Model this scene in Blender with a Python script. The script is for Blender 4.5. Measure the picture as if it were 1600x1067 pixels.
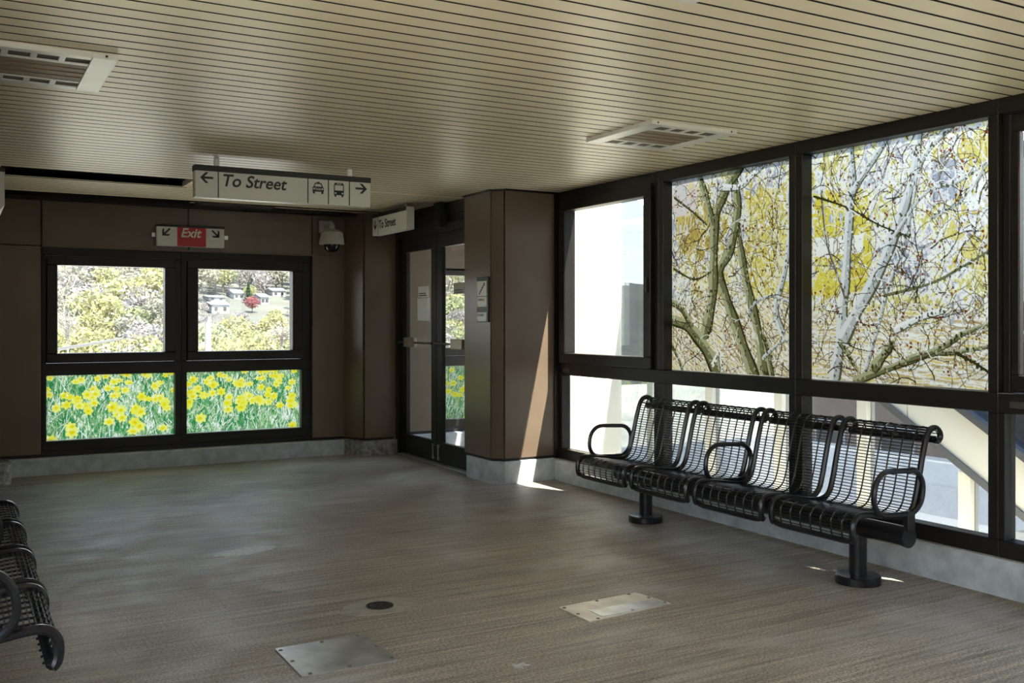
import bpy, bmesh, math, random
import numpy as np
from mathutils import Vector, Matrix

for _o in list(bpy.data.objects):
    bpy.data.objects.remove(_o)
SC = bpy.context.scene
COL = SC.collection

# ------------------------------------------------------------------ camera
F_PX, YAW, HZ, CAM_H = 1524.13, 0.5192, 503.24, 1.5
cd = bpy.data.cameras.new('camera')
cd.sensor_fit = 'HORIZONTAL'
cd.sensor_width = 36.0
cd.lens = 36.0 * F_PX / 1600.0
cd.shift_y = -(533.5 - HZ) / 1600.0
cd.clip_end = 3000
cam = bpy.data.objects.new('camera', cd)
COL.objects.link(cam)
cam.location = (0, 0, CAM_H)
cam.rotation_euler = (math.pi / 2, 0, -YAW)
SC.camera = cam

# ------------------------------------------------------------------ sky, sun, exposure
world = bpy.data.worlds.new('sky')
SC.world = world
world.use_nodes = True
wn, wl = world.node_tree.nodes, world.node_tree.links
wn.clear()
w_out = wn.new('ShaderNodeOutputWorld')
w_bg = wn.new('ShaderNodeBackground')
w_tc = wn.new('ShaderNodeTexCoord')
w_sep = wn.new('ShaderNodeSeparateXYZ')
w_ramp = wn.new('ShaderNodeValToRGB')
w_ramp.color_ramp.elements[0].position = 0.0
w_ramp.color_ramp.elements[0].color = (1.0, 1.0, 1.0, 1)
w_ramp.color_ramp.elements[1].position = 0.7
w_ramp.color_ramp.elements[1].color = (0.42, 0.62, 1.0, 1)
wl.new(w_tc.outputs['Generated'], w_sep.inputs[0])
wl.new(w_sep.outputs['Z'], w_ramp.inputs['Fac'])
wl.new(w_ramp.outputs['Color'], w_bg.inputs['Color'])
w_bg.inputs['Strength'].default_value = 3.0
wl.new(w_bg.outputs[0], w_out.inputs['Surface'])

SUN_DIR = Vector((-0.47, 1.0, -2.2)).normalized()
sd = bpy.data.lights.new('sun', 'SUN')
sd.energy = 20.0
sd.angle = math.radians(0.53)
sd.color = (1.0, 0.95, 0.85)
sun = bpy.data.objects.new('sun', sd)
COL.objects.link(sun)
sun.rotation_euler = SUN_DIR.to_track_quat('-Z', 'Y').to_euler()
sun.location = (20, -30, 60)

SC.view_settings.view_transform = 'Standard'
SC.view_settings.look = 'None'
SC.view_settings.exposure = 0.85
SC.view_settings.gamma = 1.0
SC.view_settings.use_curve_mapping = False
SC.cycles.max_bounces = 10
SC.cycles.diffuse_bounces = 5
SC.cycles.glossy_bounces = 4
SC.cycles.transparent_max_bounces = 24
SC.cycles.use_denoising = True
SC.cycles.caustics_reflective = False
SC.cycles.caustics_refractive = False

# ------------------------------------------------------------------ materials
def new_mat(name):
    m = bpy.data.materials.new(name)
    m.use_nodes = True
    nt = m.node_tree
    return m, nt.nodes, nt.links, nt.nodes.get('Principled BSDF')


def pmat(name, color, rough=0.5, metal=0.0, noise=0.0, nscale=20.0, bump=0.0, bscale=60.0, stretch=(1, 1, 1), spec=0.5):
    m, n, l, b = new_mat(name)
    b.inputs['Base Color'].default_value = (*color, 1)
    b.inputs['Roughness'].default_value = rough
    b.inputs['Metallic'].default_value = metal
    b.inputs['Specular IOR Level'].default_value = spec
    if noise or bump:
        tc = n.new('ShaderNodeTexCoord')
        mp = n.new('ShaderNodeMapping')
        mp.inputs['Scale'].default_value = stretch
        l.new(tc.outputs['Object'], mp.inputs[0])
    if noise:
        t = n.new('ShaderNodeTexNoise')
        t.inputs['Scale'].default_value = nscale
        t.inputs['Detail'].default_value = 5
        l.new(mp.outputs[0], t.inputs['Vector'])
        r = n.new('ShaderNodeValToRGB')
        r.color_ramp.elements[0].position = 0.3
        r.color_ramp.elements[1].position = 0.7
        r.color_ramp.elements[0].color = (*[c * (1 - noise) for c in color], 1)
        r.color_ramp.elements[1].color = (*[min(1, c * (1 + noise)) for c in color], 1)
        l.new(t.outputs['Fac'], r.inputs[0])
        l.new(r.outputs[0], b.inputs['Base Color'])
    if bump:
        t2 = n.new('ShaderNodeTexNoise')
        t2.inputs['Scale'].default_value = bscale
        t2.inputs['Detail'].default_value = 4
        l.new(mp.outputs[0], t2.inputs['Vector'])
        bp = n.new('ShaderNodeBump')
        bp.inputs['Strength'].default_value = bump
        bp.inputs['Distance'].default_value = 0.01
        l.new(t2.outputs['Fac'], bp.inputs['Height'])
        l.new(bp.outputs[0], b.inputs['Normal'])
    return m


def glass_mat(name, tint=(1, 1, 1), refl=0.06, rough=0.0):
    m, n, l, b = new_mat(name)
    n.remove(b)
    out = n.get('Material Output')
    tr = n.new('ShaderNodeBsdfTransparent')
    tr.inputs[0].default_value = (*tint, 1)
    gl = n.new('ShaderNodeBsdfGlossy')
    gl.inputs['Roughness'].default_value = rough
    fr = n.new('ShaderNodeLayerWeight')
    fr.inputs['Blend'].default_value = 0.25
    mu = n.new('ShaderNodeMath')
    mu.operation = 'MULTIPLY_ADD'
    mu.inputs[1].default_value = 0.22
    mu.inputs[2].default_value = refl
    l.new(fr.outputs['Fresnel'], mu.inputs[0])
    mx = n.new('ShaderNodeMixShader')
    l.new(mu.outputs[0], mx.inputs[0])
    l.new(tr.outputs[0], mx.inputs[1])
    l.new(gl.outputs[0], mx.inputs[2])
    l.new(mx.outputs[0], out.inputs['Surface'])
    return m


def film_mat(name, gain):
    """translucent printed film: the print's colours filter the daylight behind it"""
    m, n, l, b = new_mat(name)
    n.remove(b)
    out = n.get('Material Output')
    at = n.new('ShaderNodeAttribute')
    at.attribute_name = 'print'
    mul = n.new('ShaderNodeVectorMath')
    mul.operation = 'SCALE'
    mul.inputs['Scale'].default_value = gain
    l.new(at.outputs['Color'], mul.inputs[0])
    tl = n.new('ShaderNodeBsdfTranslucent')
    l.new(mul.outputs[0], tl.inputs['Color'])
    l.new(tl.outputs[0], out.inputs['Surface'])
    return m


def attr_mat(name):
    """thin young leaves: half reflected, half let through"""
    m, n, l, b = new_mat(name)
    n.remove(b)
    at = n.new('ShaderNodeAttribute')
    at.attribute_name = 'tint'
    df = n.new('ShaderNodeBsdfDiffuse')
    tl = n.new('ShaderNodeBsdfTranslucent')
    mx = n.new('ShaderNodeMixShader')
    mx.inputs[0].default_value = 0.5
    l.new(at.outputs['Color'], df.inputs[0])
    l.new(at.outputs['Color'], tl.inputs[0])
    l.new(df.outputs[0], mx.inputs[1])
    l.new(tl.outputs[0], mx.inputs[2])
    l.new(mx.outputs[0], n.get('Material Output').inputs['Surface'])
    return m


def floor_mat():
    m, n, l, b = new_mat('concrete_floor')
    tc = n.new('ShaderNodeTexCoord')
    def noise(scale, detail, sx=1, sy=1, rough=0.6):
        mp = n.new('ShaderNodeMapping')
        mp.inputs['Scale'].default_value = (sx, sy, 1)
        l.new(tc.outputs['Object'], mp.inputs[0])
        t = n.new('ShaderNodeTexNoise')
        t.inputs['Scale'].default_value = scale
        t.inputs['Detail'].default_value = detail
        t.inputs['Roughness'].default_value = rough
        l.new(mp.outputs[0], t.inputs['Vector'])
        return t.outputs['Fac']
    def ramp(fac, p0, c0, p1, c1):
        r = n.new('ShaderNodeValToRGB')
        r.color_ramp.elements[0].position = p0
        r.color_ramp.elements[0].color = (*c0, 1)
        r.color_ramp.elements[1].position = p1
        r.color_ramp.elements[1].color = (*c1, 1)
        l.new(fac, r.inputs[0])
        return r.outputs[0]
    def mix(fac, a, bb, mode='MIX'):
        x = n.new('ShaderNodeMix')
        x.data_type = 'RGBA'
        x.blend_type = mode
        if isinstance(fac, float):
            x.inputs['Factor'].default_value = fac
        else:
            l.new(fac, x.inputs['Factor'])
        l.new(a, x.inputs['A'])
        if isinstance(bb, tuple):
            x.inputs['B'].default_value = (*bb, 1)
        else:
            l.new(bb, x.inputs['B'])
        return x.outputs['Result']
    base = ramp(noise(0.55, 4), 0.35, (0.28, 0.235, 0.18), 0.7, (0.46, 0.405, 0.33))
    broom = ramp(noise(9, 4, 0.10, 4.0), 0.32, (0.50, 0.48, 0.46), 0.68, (1.25, 1.25, 1.25))
    c = mix(0.85, base, broom, 'MULTIPLY')
    grain = ramp(noise(90, 3), 0.36, (0.38, 0.38, 0.38), 0.64, (1.5, 1.5, 1.5))
    c = mix(0.8, c, grain, 'MULTIPLY')
    worn = ramp(noise(1.1, 6, 0.7, 1.3), 0.53, (0, 0, 0), 0.72, (0.55, 0.55, 0.55))
    c = mix(worn, c, (0.56, 0.55, 0.51))
    l.new(c, b.inputs['Base Color'])
    rr = ramp(noise(3, 4), 0.3, (0.42, 0.42, 0.42), 0.7, (0.62, 0.62, 0.62))
    l.new(rr, b.inputs['Roughness'])
    bmp = n.new('ShaderNodeBump')
    bmp.inputs['Strength'].default_value = 0.35
    bmp.inputs['Distance'].default_value = 0.004
    add = n.new('ShaderNodeMath')
    add.operation = 'ADD'
    l.new(noise(110, 3), add.inputs[0])
    l.new(noise(10, 4, 0.1, 4.0), add.inputs[1])
    l.new(add.outputs[0], bmp.inputs['Height'])
    l.new(bmp.outputs[0], b.inputs['Normal'])
    return m


M = {}
M['floor'] = floor_mat()
M['patch'] = pmat('concrete_patch', (0.36, 0.33, 0.27), 0.5, 0, 0.2, 14, 0.2, 80)
M['scuff'] = pmat('pale_scuff', (0.50, 0.50, 0.48), 0.5, 0, 0.25, 30, 0.2, 90)
M['kerb'] = pmat('grey_kerb_concrete', (0.46, 0.50, 0.52), 0.7, 0, 0.22, 9, 0.35, 45)
M['kerb_rough'] = pmat('broken_concrete', (0.30, 0.30, 0.29), 0.9, 0, 0.5, 22, 1.0, 25)
M['bronze'] = pmat('dark_bronze_aluminium', (0.013, 0.011, 0.009), 0.45, 0.0, 0.1, 6, spec=0.35)
M['panel'] = pmat('brown_metal_panel', (0.150, 0.109, 0.075), 0.28, 0.0, 0.07, 3)
M['panel_edge'] = pmat('panel_joint_black', (0.012, 0.010, 0.009), 0.6)
M['slat'] = pmat('cream_ceiling_slat', (0.88, 0.765, 0.55), 0.38, 0, 0.05, 2.5)
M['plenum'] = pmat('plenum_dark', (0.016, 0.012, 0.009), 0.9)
M['steel_dark'] = pmat('dark_steel', (0.06, 0.055, 0.05), 0.5, 0.3)
M['vent_white'] = pmat('white_vent_metal', (0.80, 0.79, 0.74), 0.32, 0.0, 0.06, 8)
M['vent_brown'] = pmat('rusty_heater_panel', (0.22, 0.14, 0.075), 0.5, 0.2, 0.35, 12, 0, 1, (1, 6, 1))
M['vent_dark'] = pmat('vent_cell_dark', (0.06, 0.04, 0.025), 0.6)
M['sign_white'] = pmat('sign_white', (0.72, 0.72, 0.66), 0.4, 0, 0.03, 4)
M['sign_black'] = pmat('sign_black', (0.012, 0.012, 0.012), 0.45)
M['sign_red'] = pmat('sign_red', (0.50, 0.012, 0.02), 0.4)
M['alu'] = pmat('aluminium', (0.62, 0.62, 0.60), 0.3, 0.9)
M['plate'] = pmat('galvanised_plate', (0.55, 0.55, 0.53), 0.36, 0.75, 0.25, 7, 0.15, 14)
M['plate_cream'] = pmat('worn_steel_plate', (0.66, 0.61, 0.50), 0.42, 0.35, 0.15, 9, 0.1, 14)
M['bolt'] = pmat('bolt_steel', (0.25, 0.23, 0.2), 0.45, 0.8)
M['iron'] = pmat('cast_iron', (0.05, 0.045, 0.04), 0.6, 0.5, 0.4, 40)
M['black_coat'] = pmat('black_powder_coat', (0.010, 0.010, 0.012), 0.28)
M['camera_grey'] = pmat('camera_housing_grey', (0.42, 0.41, 0.36), 0.45)
M['dome'] = pmat('smoked_dome', (0.01, 0.01, 0.012), 0.06)
M['grip'] = pmat('dull_bronze_grip', (0.30, 0.26, 0.19), 0.4, 0.6)
M['paper'] = pmat('paper_white', (0.78, 0.80, 0.78), 0.7, 0, 0.04, 20)
M['cream_wall'] = pmat('cream_exterior_panel', (0.80, 0.76, 0.64), 0.5, 0, 0.03, 2)
M['grey_metal'] = pmat('grey_coping_metal', (0.13, 0.13, 0.132), 0.45, 0.3)
M['brick'] = pmat('brick_wall', (0.20, 0.145, 0.12), 0.85, 0, 0.3, 6, 0, 1, (1, 1, 5))
M['roofing'] = pmat('house_roof', (0.22, 0.22, 0.24), 0.8)
M['house_white'] = pmat('house_white', (0.36, 0.36, 0.36), 0.7)
M['ground'] = pmat('valley_ground', (0.37, 0.345, 0.275), 0.95, 0, 0.3, 0.05)
M['asphalt'] = pmat('parking_asphalt', (0.28, 0.262, 0.235), 0.9, 0, 0.2, 0.6)
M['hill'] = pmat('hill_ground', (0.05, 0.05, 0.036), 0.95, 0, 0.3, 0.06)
M['wood_pole'] = pmat('weathered_pole', (0.17, 0.165, 0.17), 0.9)
M['glass'] = glass_mat('window_glass', (0.96, 0.97, 0.96), 0.012)
M['glass_door'] = glass_mat('door_glass', (0.92, 0.93, 0.91), 0.03)
M['glass_blue'] = glass_mat('stair_glass', (0.60, 0.63, 0.65), 0.08)
M['glass_roof'] = glass_mat('stair_roof_glass', (0.30, 0.34, 0.38), 0.08)
M['foliage'] = attr_mat('tree_foliage')

# ------------------------------------------------------------------ builders
class MB:
    def __init__(self):
        self.v, self.f = [], []

    def quadbox(self, p):
        i = len(self.v)
        self.v += [tuple(q) for q in p]
        for a in ((0, 3, 2, 1), (4, 5, 6, 7), (0, 1, 5, 4), (1, 2, 6, 5), (2, 3, 7, 6), (3, 0, 4, 7)):
            self.f.append(tuple(i + k for k in a))
        return self

    def box(self, x0, x1, y0, y1, z0, z1):
        x0, x1 = min(x0, x1), max(x0, x1)
        y0, y1 = min(y0, y1), max(y0, y1)
        z0, z1 = min(z0, z1), max(z0, z1)
        return self.quadbox([(x0, y0, z0), (x1, y0, z0), (x1, y1, z0), (x0, y1, z0),
                             (x0, y0, z1), (x1, y0, z1), (x1, y1, z1), (x0, y1, z1)])

    def cbox(self, x0, x1, y0, y1, z0, z1, c=0.004):
        """box with bevelled edges"""
        bm = bmesh.new()
        r = bmesh.ops.create_cube(bm, size=1)
        for w in bm.verts:
            w.co = Vector(((x0 + x1) / 2 + w.co.x * abs(x1 - x0), (y0 + y1) / 2 + w.co.y * abs(y1 - y0), (z0 + z1) / 2 + w.co.z * abs(z1 - z0)))
        bmesh.ops.bevel(bm, geom=list(bm.edges), offset=c, segments=1, affect='EDGES')
        self.add_bm(bm)
        return self

    def add_bm(self, bm):
        i = len(self.v)
        bm.verts.index_update()
        self.v += [tuple(w.co) for w in bm.verts]
        self.f += [tuple(i + w.index for w in fc.verts) for fc in bm.faces]
        bm.free()

    def prism(self, poly, z0, z1):
        """poly counter-clockwise in xy"""
        i, k = len(self.v), len(poly)
        self.v += [(x, y, z0) for x, y in poly] + [(x, y, z1) for x, y in poly]
        self.f.append(tuple(i + q for q in reversed(range(k))))
        self.f.append(tuple(i + k + q for q in range(k)))
        for q in range(k):
            w = (q + 1) % k
            self.f.append((i + q, i + w, i + k + w, i + k + q))
        return self

    def extrude(self, pts, off):
        """planar polygon (3D points) pushed along off"""
        i, k = len(self.v), len(pts)
        self.v += [tuple(p) for p in pts] + [tuple(Vector(p) + Vector(off)) for p in pts]
        self.f.append(tuple(i + q for q in reversed(range(k))))
        self.f.append(tuple(i + k + q for q in range(k)))
        for q in range(k):
            w = (q + 1) % k
            self.f.append((i + q, i + w, i + k + w, i + k + q))
        return self

    def tube(self, pts, r, n=8, closed=False, cap=True):
        pts = [Vector(p) for p in pts]
        m = len(pts)
        i = len(self.v)
        up = Vector((0, 0, 1))
        prev = None
        for a in range(m):
            if closed:
                t = pts[(a + 1) % m] - pts[(a - 1) % m]
            else:
                t = pts[min(a + 1, m - 1)] - pts[max(a - 1, 0)]
            t.normalize()
            if prev is None:
                u = t.cross(up)
                if u.length < 1e-3:
                    u = t.cross(Vector((0, 1, 0)))
                u.normalize()
            else:
                u = prev - t * prev.dot(t)
                u.normalize()
            prev = u
            w = t.cross(u)
            rr = r[a] if isinstance(r, (list, tuple)) else r
            for q in range(n):
                an = 2 * math.pi * (q + 0.5) / n
                self.v.append(tuple(pts[a] + u * math.cos(an) * rr + w * math.sin(an) * rr))
        for a in range(m if closed else m - 1):
            b = (a + 1) % m
            for q in range(n):
                e = (q + 1) % n
                self.f.append((i + a * n + q, i + a * n + e, i + b * n + e, i + b * n + q))
        if cap and not closed:
            self.f.append(tuple(i + q for q in reversed(range(n))))
            self.f.append(tuple(i + (m - 1) * n + q for q in range(n)))
        return self

    def cyl(self, c, r, h, n=24, r2=None):
        r2 = r if r2 is None else r2
        i = len(self.v)
        for z, rr in ((0, r), (h, r2)):
            for q in range(n):
                an = 2 * math.pi * q / n
                self.v.append((c[0] + rr * math.cos(an), c[1] + rr * math.sin(an), c[2] + z))
        self.f.append(tuple(i + q for q in reversed(range(n))))
        self.f.append(tuple(i + n + q for q in range(n)))
        for q in range(n):
            e = (q + 1) % n
            self.f.append((i + q, i + e, i + n + e, i + n + q))
        return self

    def lathe(self, c, prof, n=24):
        """prof: list of (r, z)"""
        i = len(self.v)
        k = len(prof)
        for r, z in prof:
            for q in range(n):
                an = 2 * math.pi * q / n
                self.v.append((c[0] + r * math.cos(an), c[1] + r * math.sin(an), c[2] + z))
        for a in range(k - 1):
            for q in range(n):
                e = (q + 1) % n
                self.f.append((i + a * n + q, i + a * n + e, i + (a + 1) * n + e, i + (a + 1) * n + q))
        self.f.append(tuple(i + q for q in reversed(range(n))))
        self.f.append(tuple(i + (k - 1) * n + q for q in range(n)))
        return self

    def mesh(self, name, mat, smooth=False):
        me = bpy.data.meshes.new(name)
        me.from_pydata(self.v, [], self.f)
        me.update()
        bm = bmesh.new()
        bm.from_mesh(me)
        bmesh.ops.recalc_face_normals(bm, faces=bm.faces)
        bm.to_mesh(me)
        bm.free()
        if mat:
            me.materials.append(M[mat] if isinstance(mat, str) else mat)
        if smooth:
            me.shade_smooth()
            me.set_sharp_from_angle(angle=math.radians(38))
        return me

    def build(self, name, mat, parent=None, smooth=False):
        return link(name, self.mesh(name, mat, smooth), parent)


def link(name, data, parent=None):
    o = bpy.data.objects.new(name, data)
    COL.objects.link(o)
    if parent is not None:
        o.parent = parent
    return o


def tag(o, label=None, cat=None, group=None, kind=None):
    if label:
        o['label'] = label
    if cat:
        o['category'] = cat
    if group:
        o['group'] = group
    if kind:
        o['kind'] = kind
    return o


def empty(name, label, cat, loc=(0, 0, 0), group=None, kind=None):
    """an Empty at the thing's base; parts are given in world space and moved under it"""
    o = bpy.data.objects.new(name, None)
    o.empty_display_size = 0.1
    COL.objects.link(o)
    o.location = loc
    return tag(o, label, cat, group, kind)


def settle(root):
    """parts were modelled in world space: keep them there under the root's origin"""
    off = Vector(root.location)
    for c in root.children:
        c.location = Vector(c.location) - off


def px_floor(u, v, z=0.0):
    r = (u - 800) / F_PX
    d = Vector((math.sin(YAW) + r * math.cos(YAW), math.cos(YAW) - r * math.sin(YAW), (HZ - v) / F_PX))
    t = (z - CAM_H) / d.z
    return d * t + Vector((0, 0, CAM_H))


def px_x(u, v, x):
    r = (u - 800) / F_PX
    d = Vector((math.sin(YAW) + r * math.cos(YAW), math.cos(YAW) - r * math.sin(YAW), (HZ - v) / F_PX))
    return d * (x / d.x) + Vector((0, 0, CAM_H))


def px_y(u, v, y):
    r = (u - 800) / F_PX
    d = Vector((math.sin(YAW) + r * math.cos(YAW), math.cos(YAW) - r * math.sin(YAW), (HZ - v) / F_PX))
    return d * (y / d.y) + Vector((0, 0, CAM_H))


def smooth_path(P, k=5):
    P = [Vector(p) for p in P]
    out = []
    for a in range(len(P) - 1):
        p0, p1, p2, p3 = P[max(a - 1, 0)], P[a], P[a + 1], P[min(a + 2, len(P) - 1)]
        for q in range(k):
            t = q / k
            out.append(0.5 * ((2 * p1) + (p2 - p0) * t + (2 * p0 - 5 * p1 + 4 * p2 - p3) * t * t + (3 * p1 - p0 - 3 * p2 + p3) * t ** 3))
    out.append(P[-1])
    return out


def text_mesh(name, body, size, mat, parent, origin, xdir, zdir, shear=0.0, bold=0.0, squeeze=1.0, depth=0.0015):
    """flat lettering standing in the plane spanned by xdir, zdir"""
    cu = bpy.data.curves.new(name, 'FONT')
    cu.body = body
    cu.size = size
    cu.shear = shear
    cu.offset = bold
    cu.extrude = depth
    cu.resolution_u = 4
    tmp = bpy.data.objects.new(name + '_tmp', cu)
    COL.objects.link(tmp)
    dg = bpy.context.evaluated_depsgraph_get()
    me = bpy.data.meshes.new_from_object(tmp.evaluated_get(dg))
    bpy.data.objects.remove(tmp)
    x = Vector(xdir).normalized()
    z = Vector(zdir).normalized()
    nrm = x.cross(z)
    mat4 = Matrix((x * squeeze, z, nrm)).transposed().to_4x4()
    mat4.translation = Vector(origin)
    me.transform(mat4)
    me.materials.clear()
    me.materials.append(M[mat])
    return link(name, me, parent)


# ------------------------------------------------------------------ printed films (rasterised prints on real panes)
def lin(c):
    return tuple((x / 12.92) if x <= 0.04045 else ((x + 0.055) / 1.055) ** 2.4 for x in c)


def vnoise(h, w, cy, cx, rng):
    gh, gw = int(h / cy) + 3, int(w / cx) + 3
    g = rng.random((gh, gw))
    y = np.arange(h) / cy
    x = np.arange(w) / cx
    yi, xi = y.astype(int), x.astype(int)
    fy, fx = (y - yi)[:, None], (x - xi)[None, :]
    fy, fx = fy * fy * (3 - 2 * fy), fx * fx * (3 - 2 * fx)
    a, b = g[yi][:, xi], g[yi][:, xi + 1]
    c, d = g[yi + 1][:, xi], g[yi + 1][:, xi + 1]
    return (a * (1 - fx) + b * fx) * (1 - fy) + (c * (1 - fx) + d * fx) * fy


def fbm(h, w, cy, cx, rng, octv=4):
    s, a, t = 0, 1.0, 0
    for k in range(octv):
        s = s + a * vnoise(h, w, max(cy / 2 ** k, 1.01), max(cx / 2 ** k, 1.01), rng)
        t += a
        a *= 0.6
    return s / t


def stroke(img, pts, wid, col, edge=None, light=None, rng=None):
    """variable width stroke; pts in cells (x, y), wid in cells"""
    H, W, _ = img.shape
    P = np.array(pts, float)
    wid = np.broadcast_to(np.array(wid, float), (len(P),))
    for a in range(len(P) - 1):
        p, q, w0, w1 = P[a], P[a + 1], wid[a] / 2, wid[a + 1] / 2
        m = max(w0, w1) + 1.5
        x0, x1 = int(max(0, min(p[0], q[0]) - m)), int(min(W, max(p[0], q[0]) + m + 1))
        y0, y1 = int(max(0, min(p[1], q[1]) - m)), int(min(H, max(p[1], q[1]) + m + 1))
        if x1 <= x0 or y1 <= y0:
            continue
        yy, xx = np.mgrid[y0:y1, x0:x1]
        d = q - p
        L2 = max(d @ d, 1e-6)
        t = np.clip(((xx - p[0]) * d[0] + (yy - p[1]) * d[1]) / L2, 0, 1)
        ex, ey = xx - (p[0] + t * d[0]), yy - (p[1] + t * d[1])
        dist = np.hypot(ex, ey)
        ww = w0 + (w1 - w0) * t
        side = (ex * d[1] - ey * d[0]) / math.sqrt(L2)
        sub = img[y0:y1, x0:x1]
        inside = dist < np.maximum(ww, 0.6)
        sub[inside] = col
        if light is not None:
            li = inside & (side > ww * 0.25)
            sub[li] = light
        if edge is not None:
            ed = inside & (side < -ww * 0.62)
            sub[ed] = edge
    return img


def disc(img, cx, cy, r, col, ry=None):
    H, W, _ = img.shape
    ry = ry or r
    x0, x1, y0, y1 = int(max(0, cx - r - 1)), int(min(W, cx + r + 2)), int(max(0, cy - ry - 1)), int(min(H, cy + ry + 2))
    if x1 <= x0 or y1 <= y0:
        return
    yy, xx = np.mgrid[y0:y1, x0:x1]
    img[y0:y1, x0:x1][((xx - cx) / r) ** 2 + ((yy - cy) / ry) ** 2 < 1] = col


def film(name, img, origin, du, dv, mat, parent):
    """grid of cells; img row 0 is the top. origin = top-left corner, du / dv world steps per cell"""
    H, W, _ = img.shape
    o, du, dv = np.array(origin), np.array(du), np.array(dv)
    jj, ii = np.mgrid[0:H, 0:W]
    co = o + ii[..., None] * du + jj[..., None] * dv
    idx = (jj * W + ii)
    a, b, c, d = idx[:-1, :-1], idx[:-1, 1:], idx[1:, 1:], idx[1:, :-1]
    quads = np.stack([a, d, c, b], -1).reshape(-1, 4)
    me = bpy.data.meshes.new(name)
    me.vertices.add(H * W)
    me.vertices.foreach_set('co', co.reshape(-1).astype(np.float32))
    me.loops.add(quads.size)
    me.loops.foreach_set('vertex_index', quads.reshape(-1).astype(np.int32))
    me.polygons.add(len(quads))
    me.polygons.foreach_set('loop_start', np.arange(0, quads.size, 4, dtype=np.int32))
    me.update(calc_edges=True)
    at = me.color_attributes.new('print', 'FLOAT_COLOR', 'POINT')
    s = np.clip(img, 0, 1)
    s = np.where(s <= 0.04045, s / 12.92, ((s + 0.055) / 1.055) ** 2.4)
    rgba = np.ones((H * W, 4), np.float32)
    rgba[:, :3] = s.reshape(-1, 3)
    at.data.foreach_set('color', rgba.reshape(-1))
    me.materials.append(mat)
    return link(name, me, parent)


CELL = 0.004


def posterise(n, cuts, cols):
    out = np.zeros(n.shape + (3,))
    k = np.digitize(n, cuts)
    for q, c in enumerate(cols):
        out[k == q] = c
    return out


def twigs(img, rng, count, dark, pale, buds, y_lo=0.0, wmax=2.6):
    H, W, _ = img.shape
    for k in range(count):
        x, y = rng.uniform(0, W), rng.uniform(H * y_lo, H)
        an = rng.uniform(0, 2 * math.pi) if rng.random() < 0.5 else -math.pi / 2 + rng.normal(0, 0.7)
        col = dark if rng.random() < 0.62 else pale
        L = int(rng.uniform(10, 38))
        pts, w = [(x, y)], rng.uniform(1.0, wmax)
        bend = rng.normal(0, 0.05)
        for s in range(L):
            an += bend + rng.normal(0, 0.13)
            x += 3 * math.cos(an)
            y += 3 * math.sin(an)
            pts.append((x, y))
            if rng.random() < 0.07:
                a2, xx, yy = an + rng.choice([-1, 1]) * rng.uniform(0.5, 1.0), x, y
                sp = [(xx, yy)]
                for _ in range(int(rng.uniform(4, 12))):
                    a2 += rng.normal(0, 0.12)
                    xx += 3 * math.cos(a2)
                    yy += 3 * math.sin(a2)
                    sp.append((xx, yy))
                stroke(img, sp, 1.2, col)
                if rng.random() < 0.35:
                    disc(img, xx, yy, 1.6, buds)
        stroke(img, pts, np.linspace(w, 0.9, len(pts)), col)
        if rng.random() < 0.5:
            disc(img, x, y, 2.2, buds)


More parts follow.
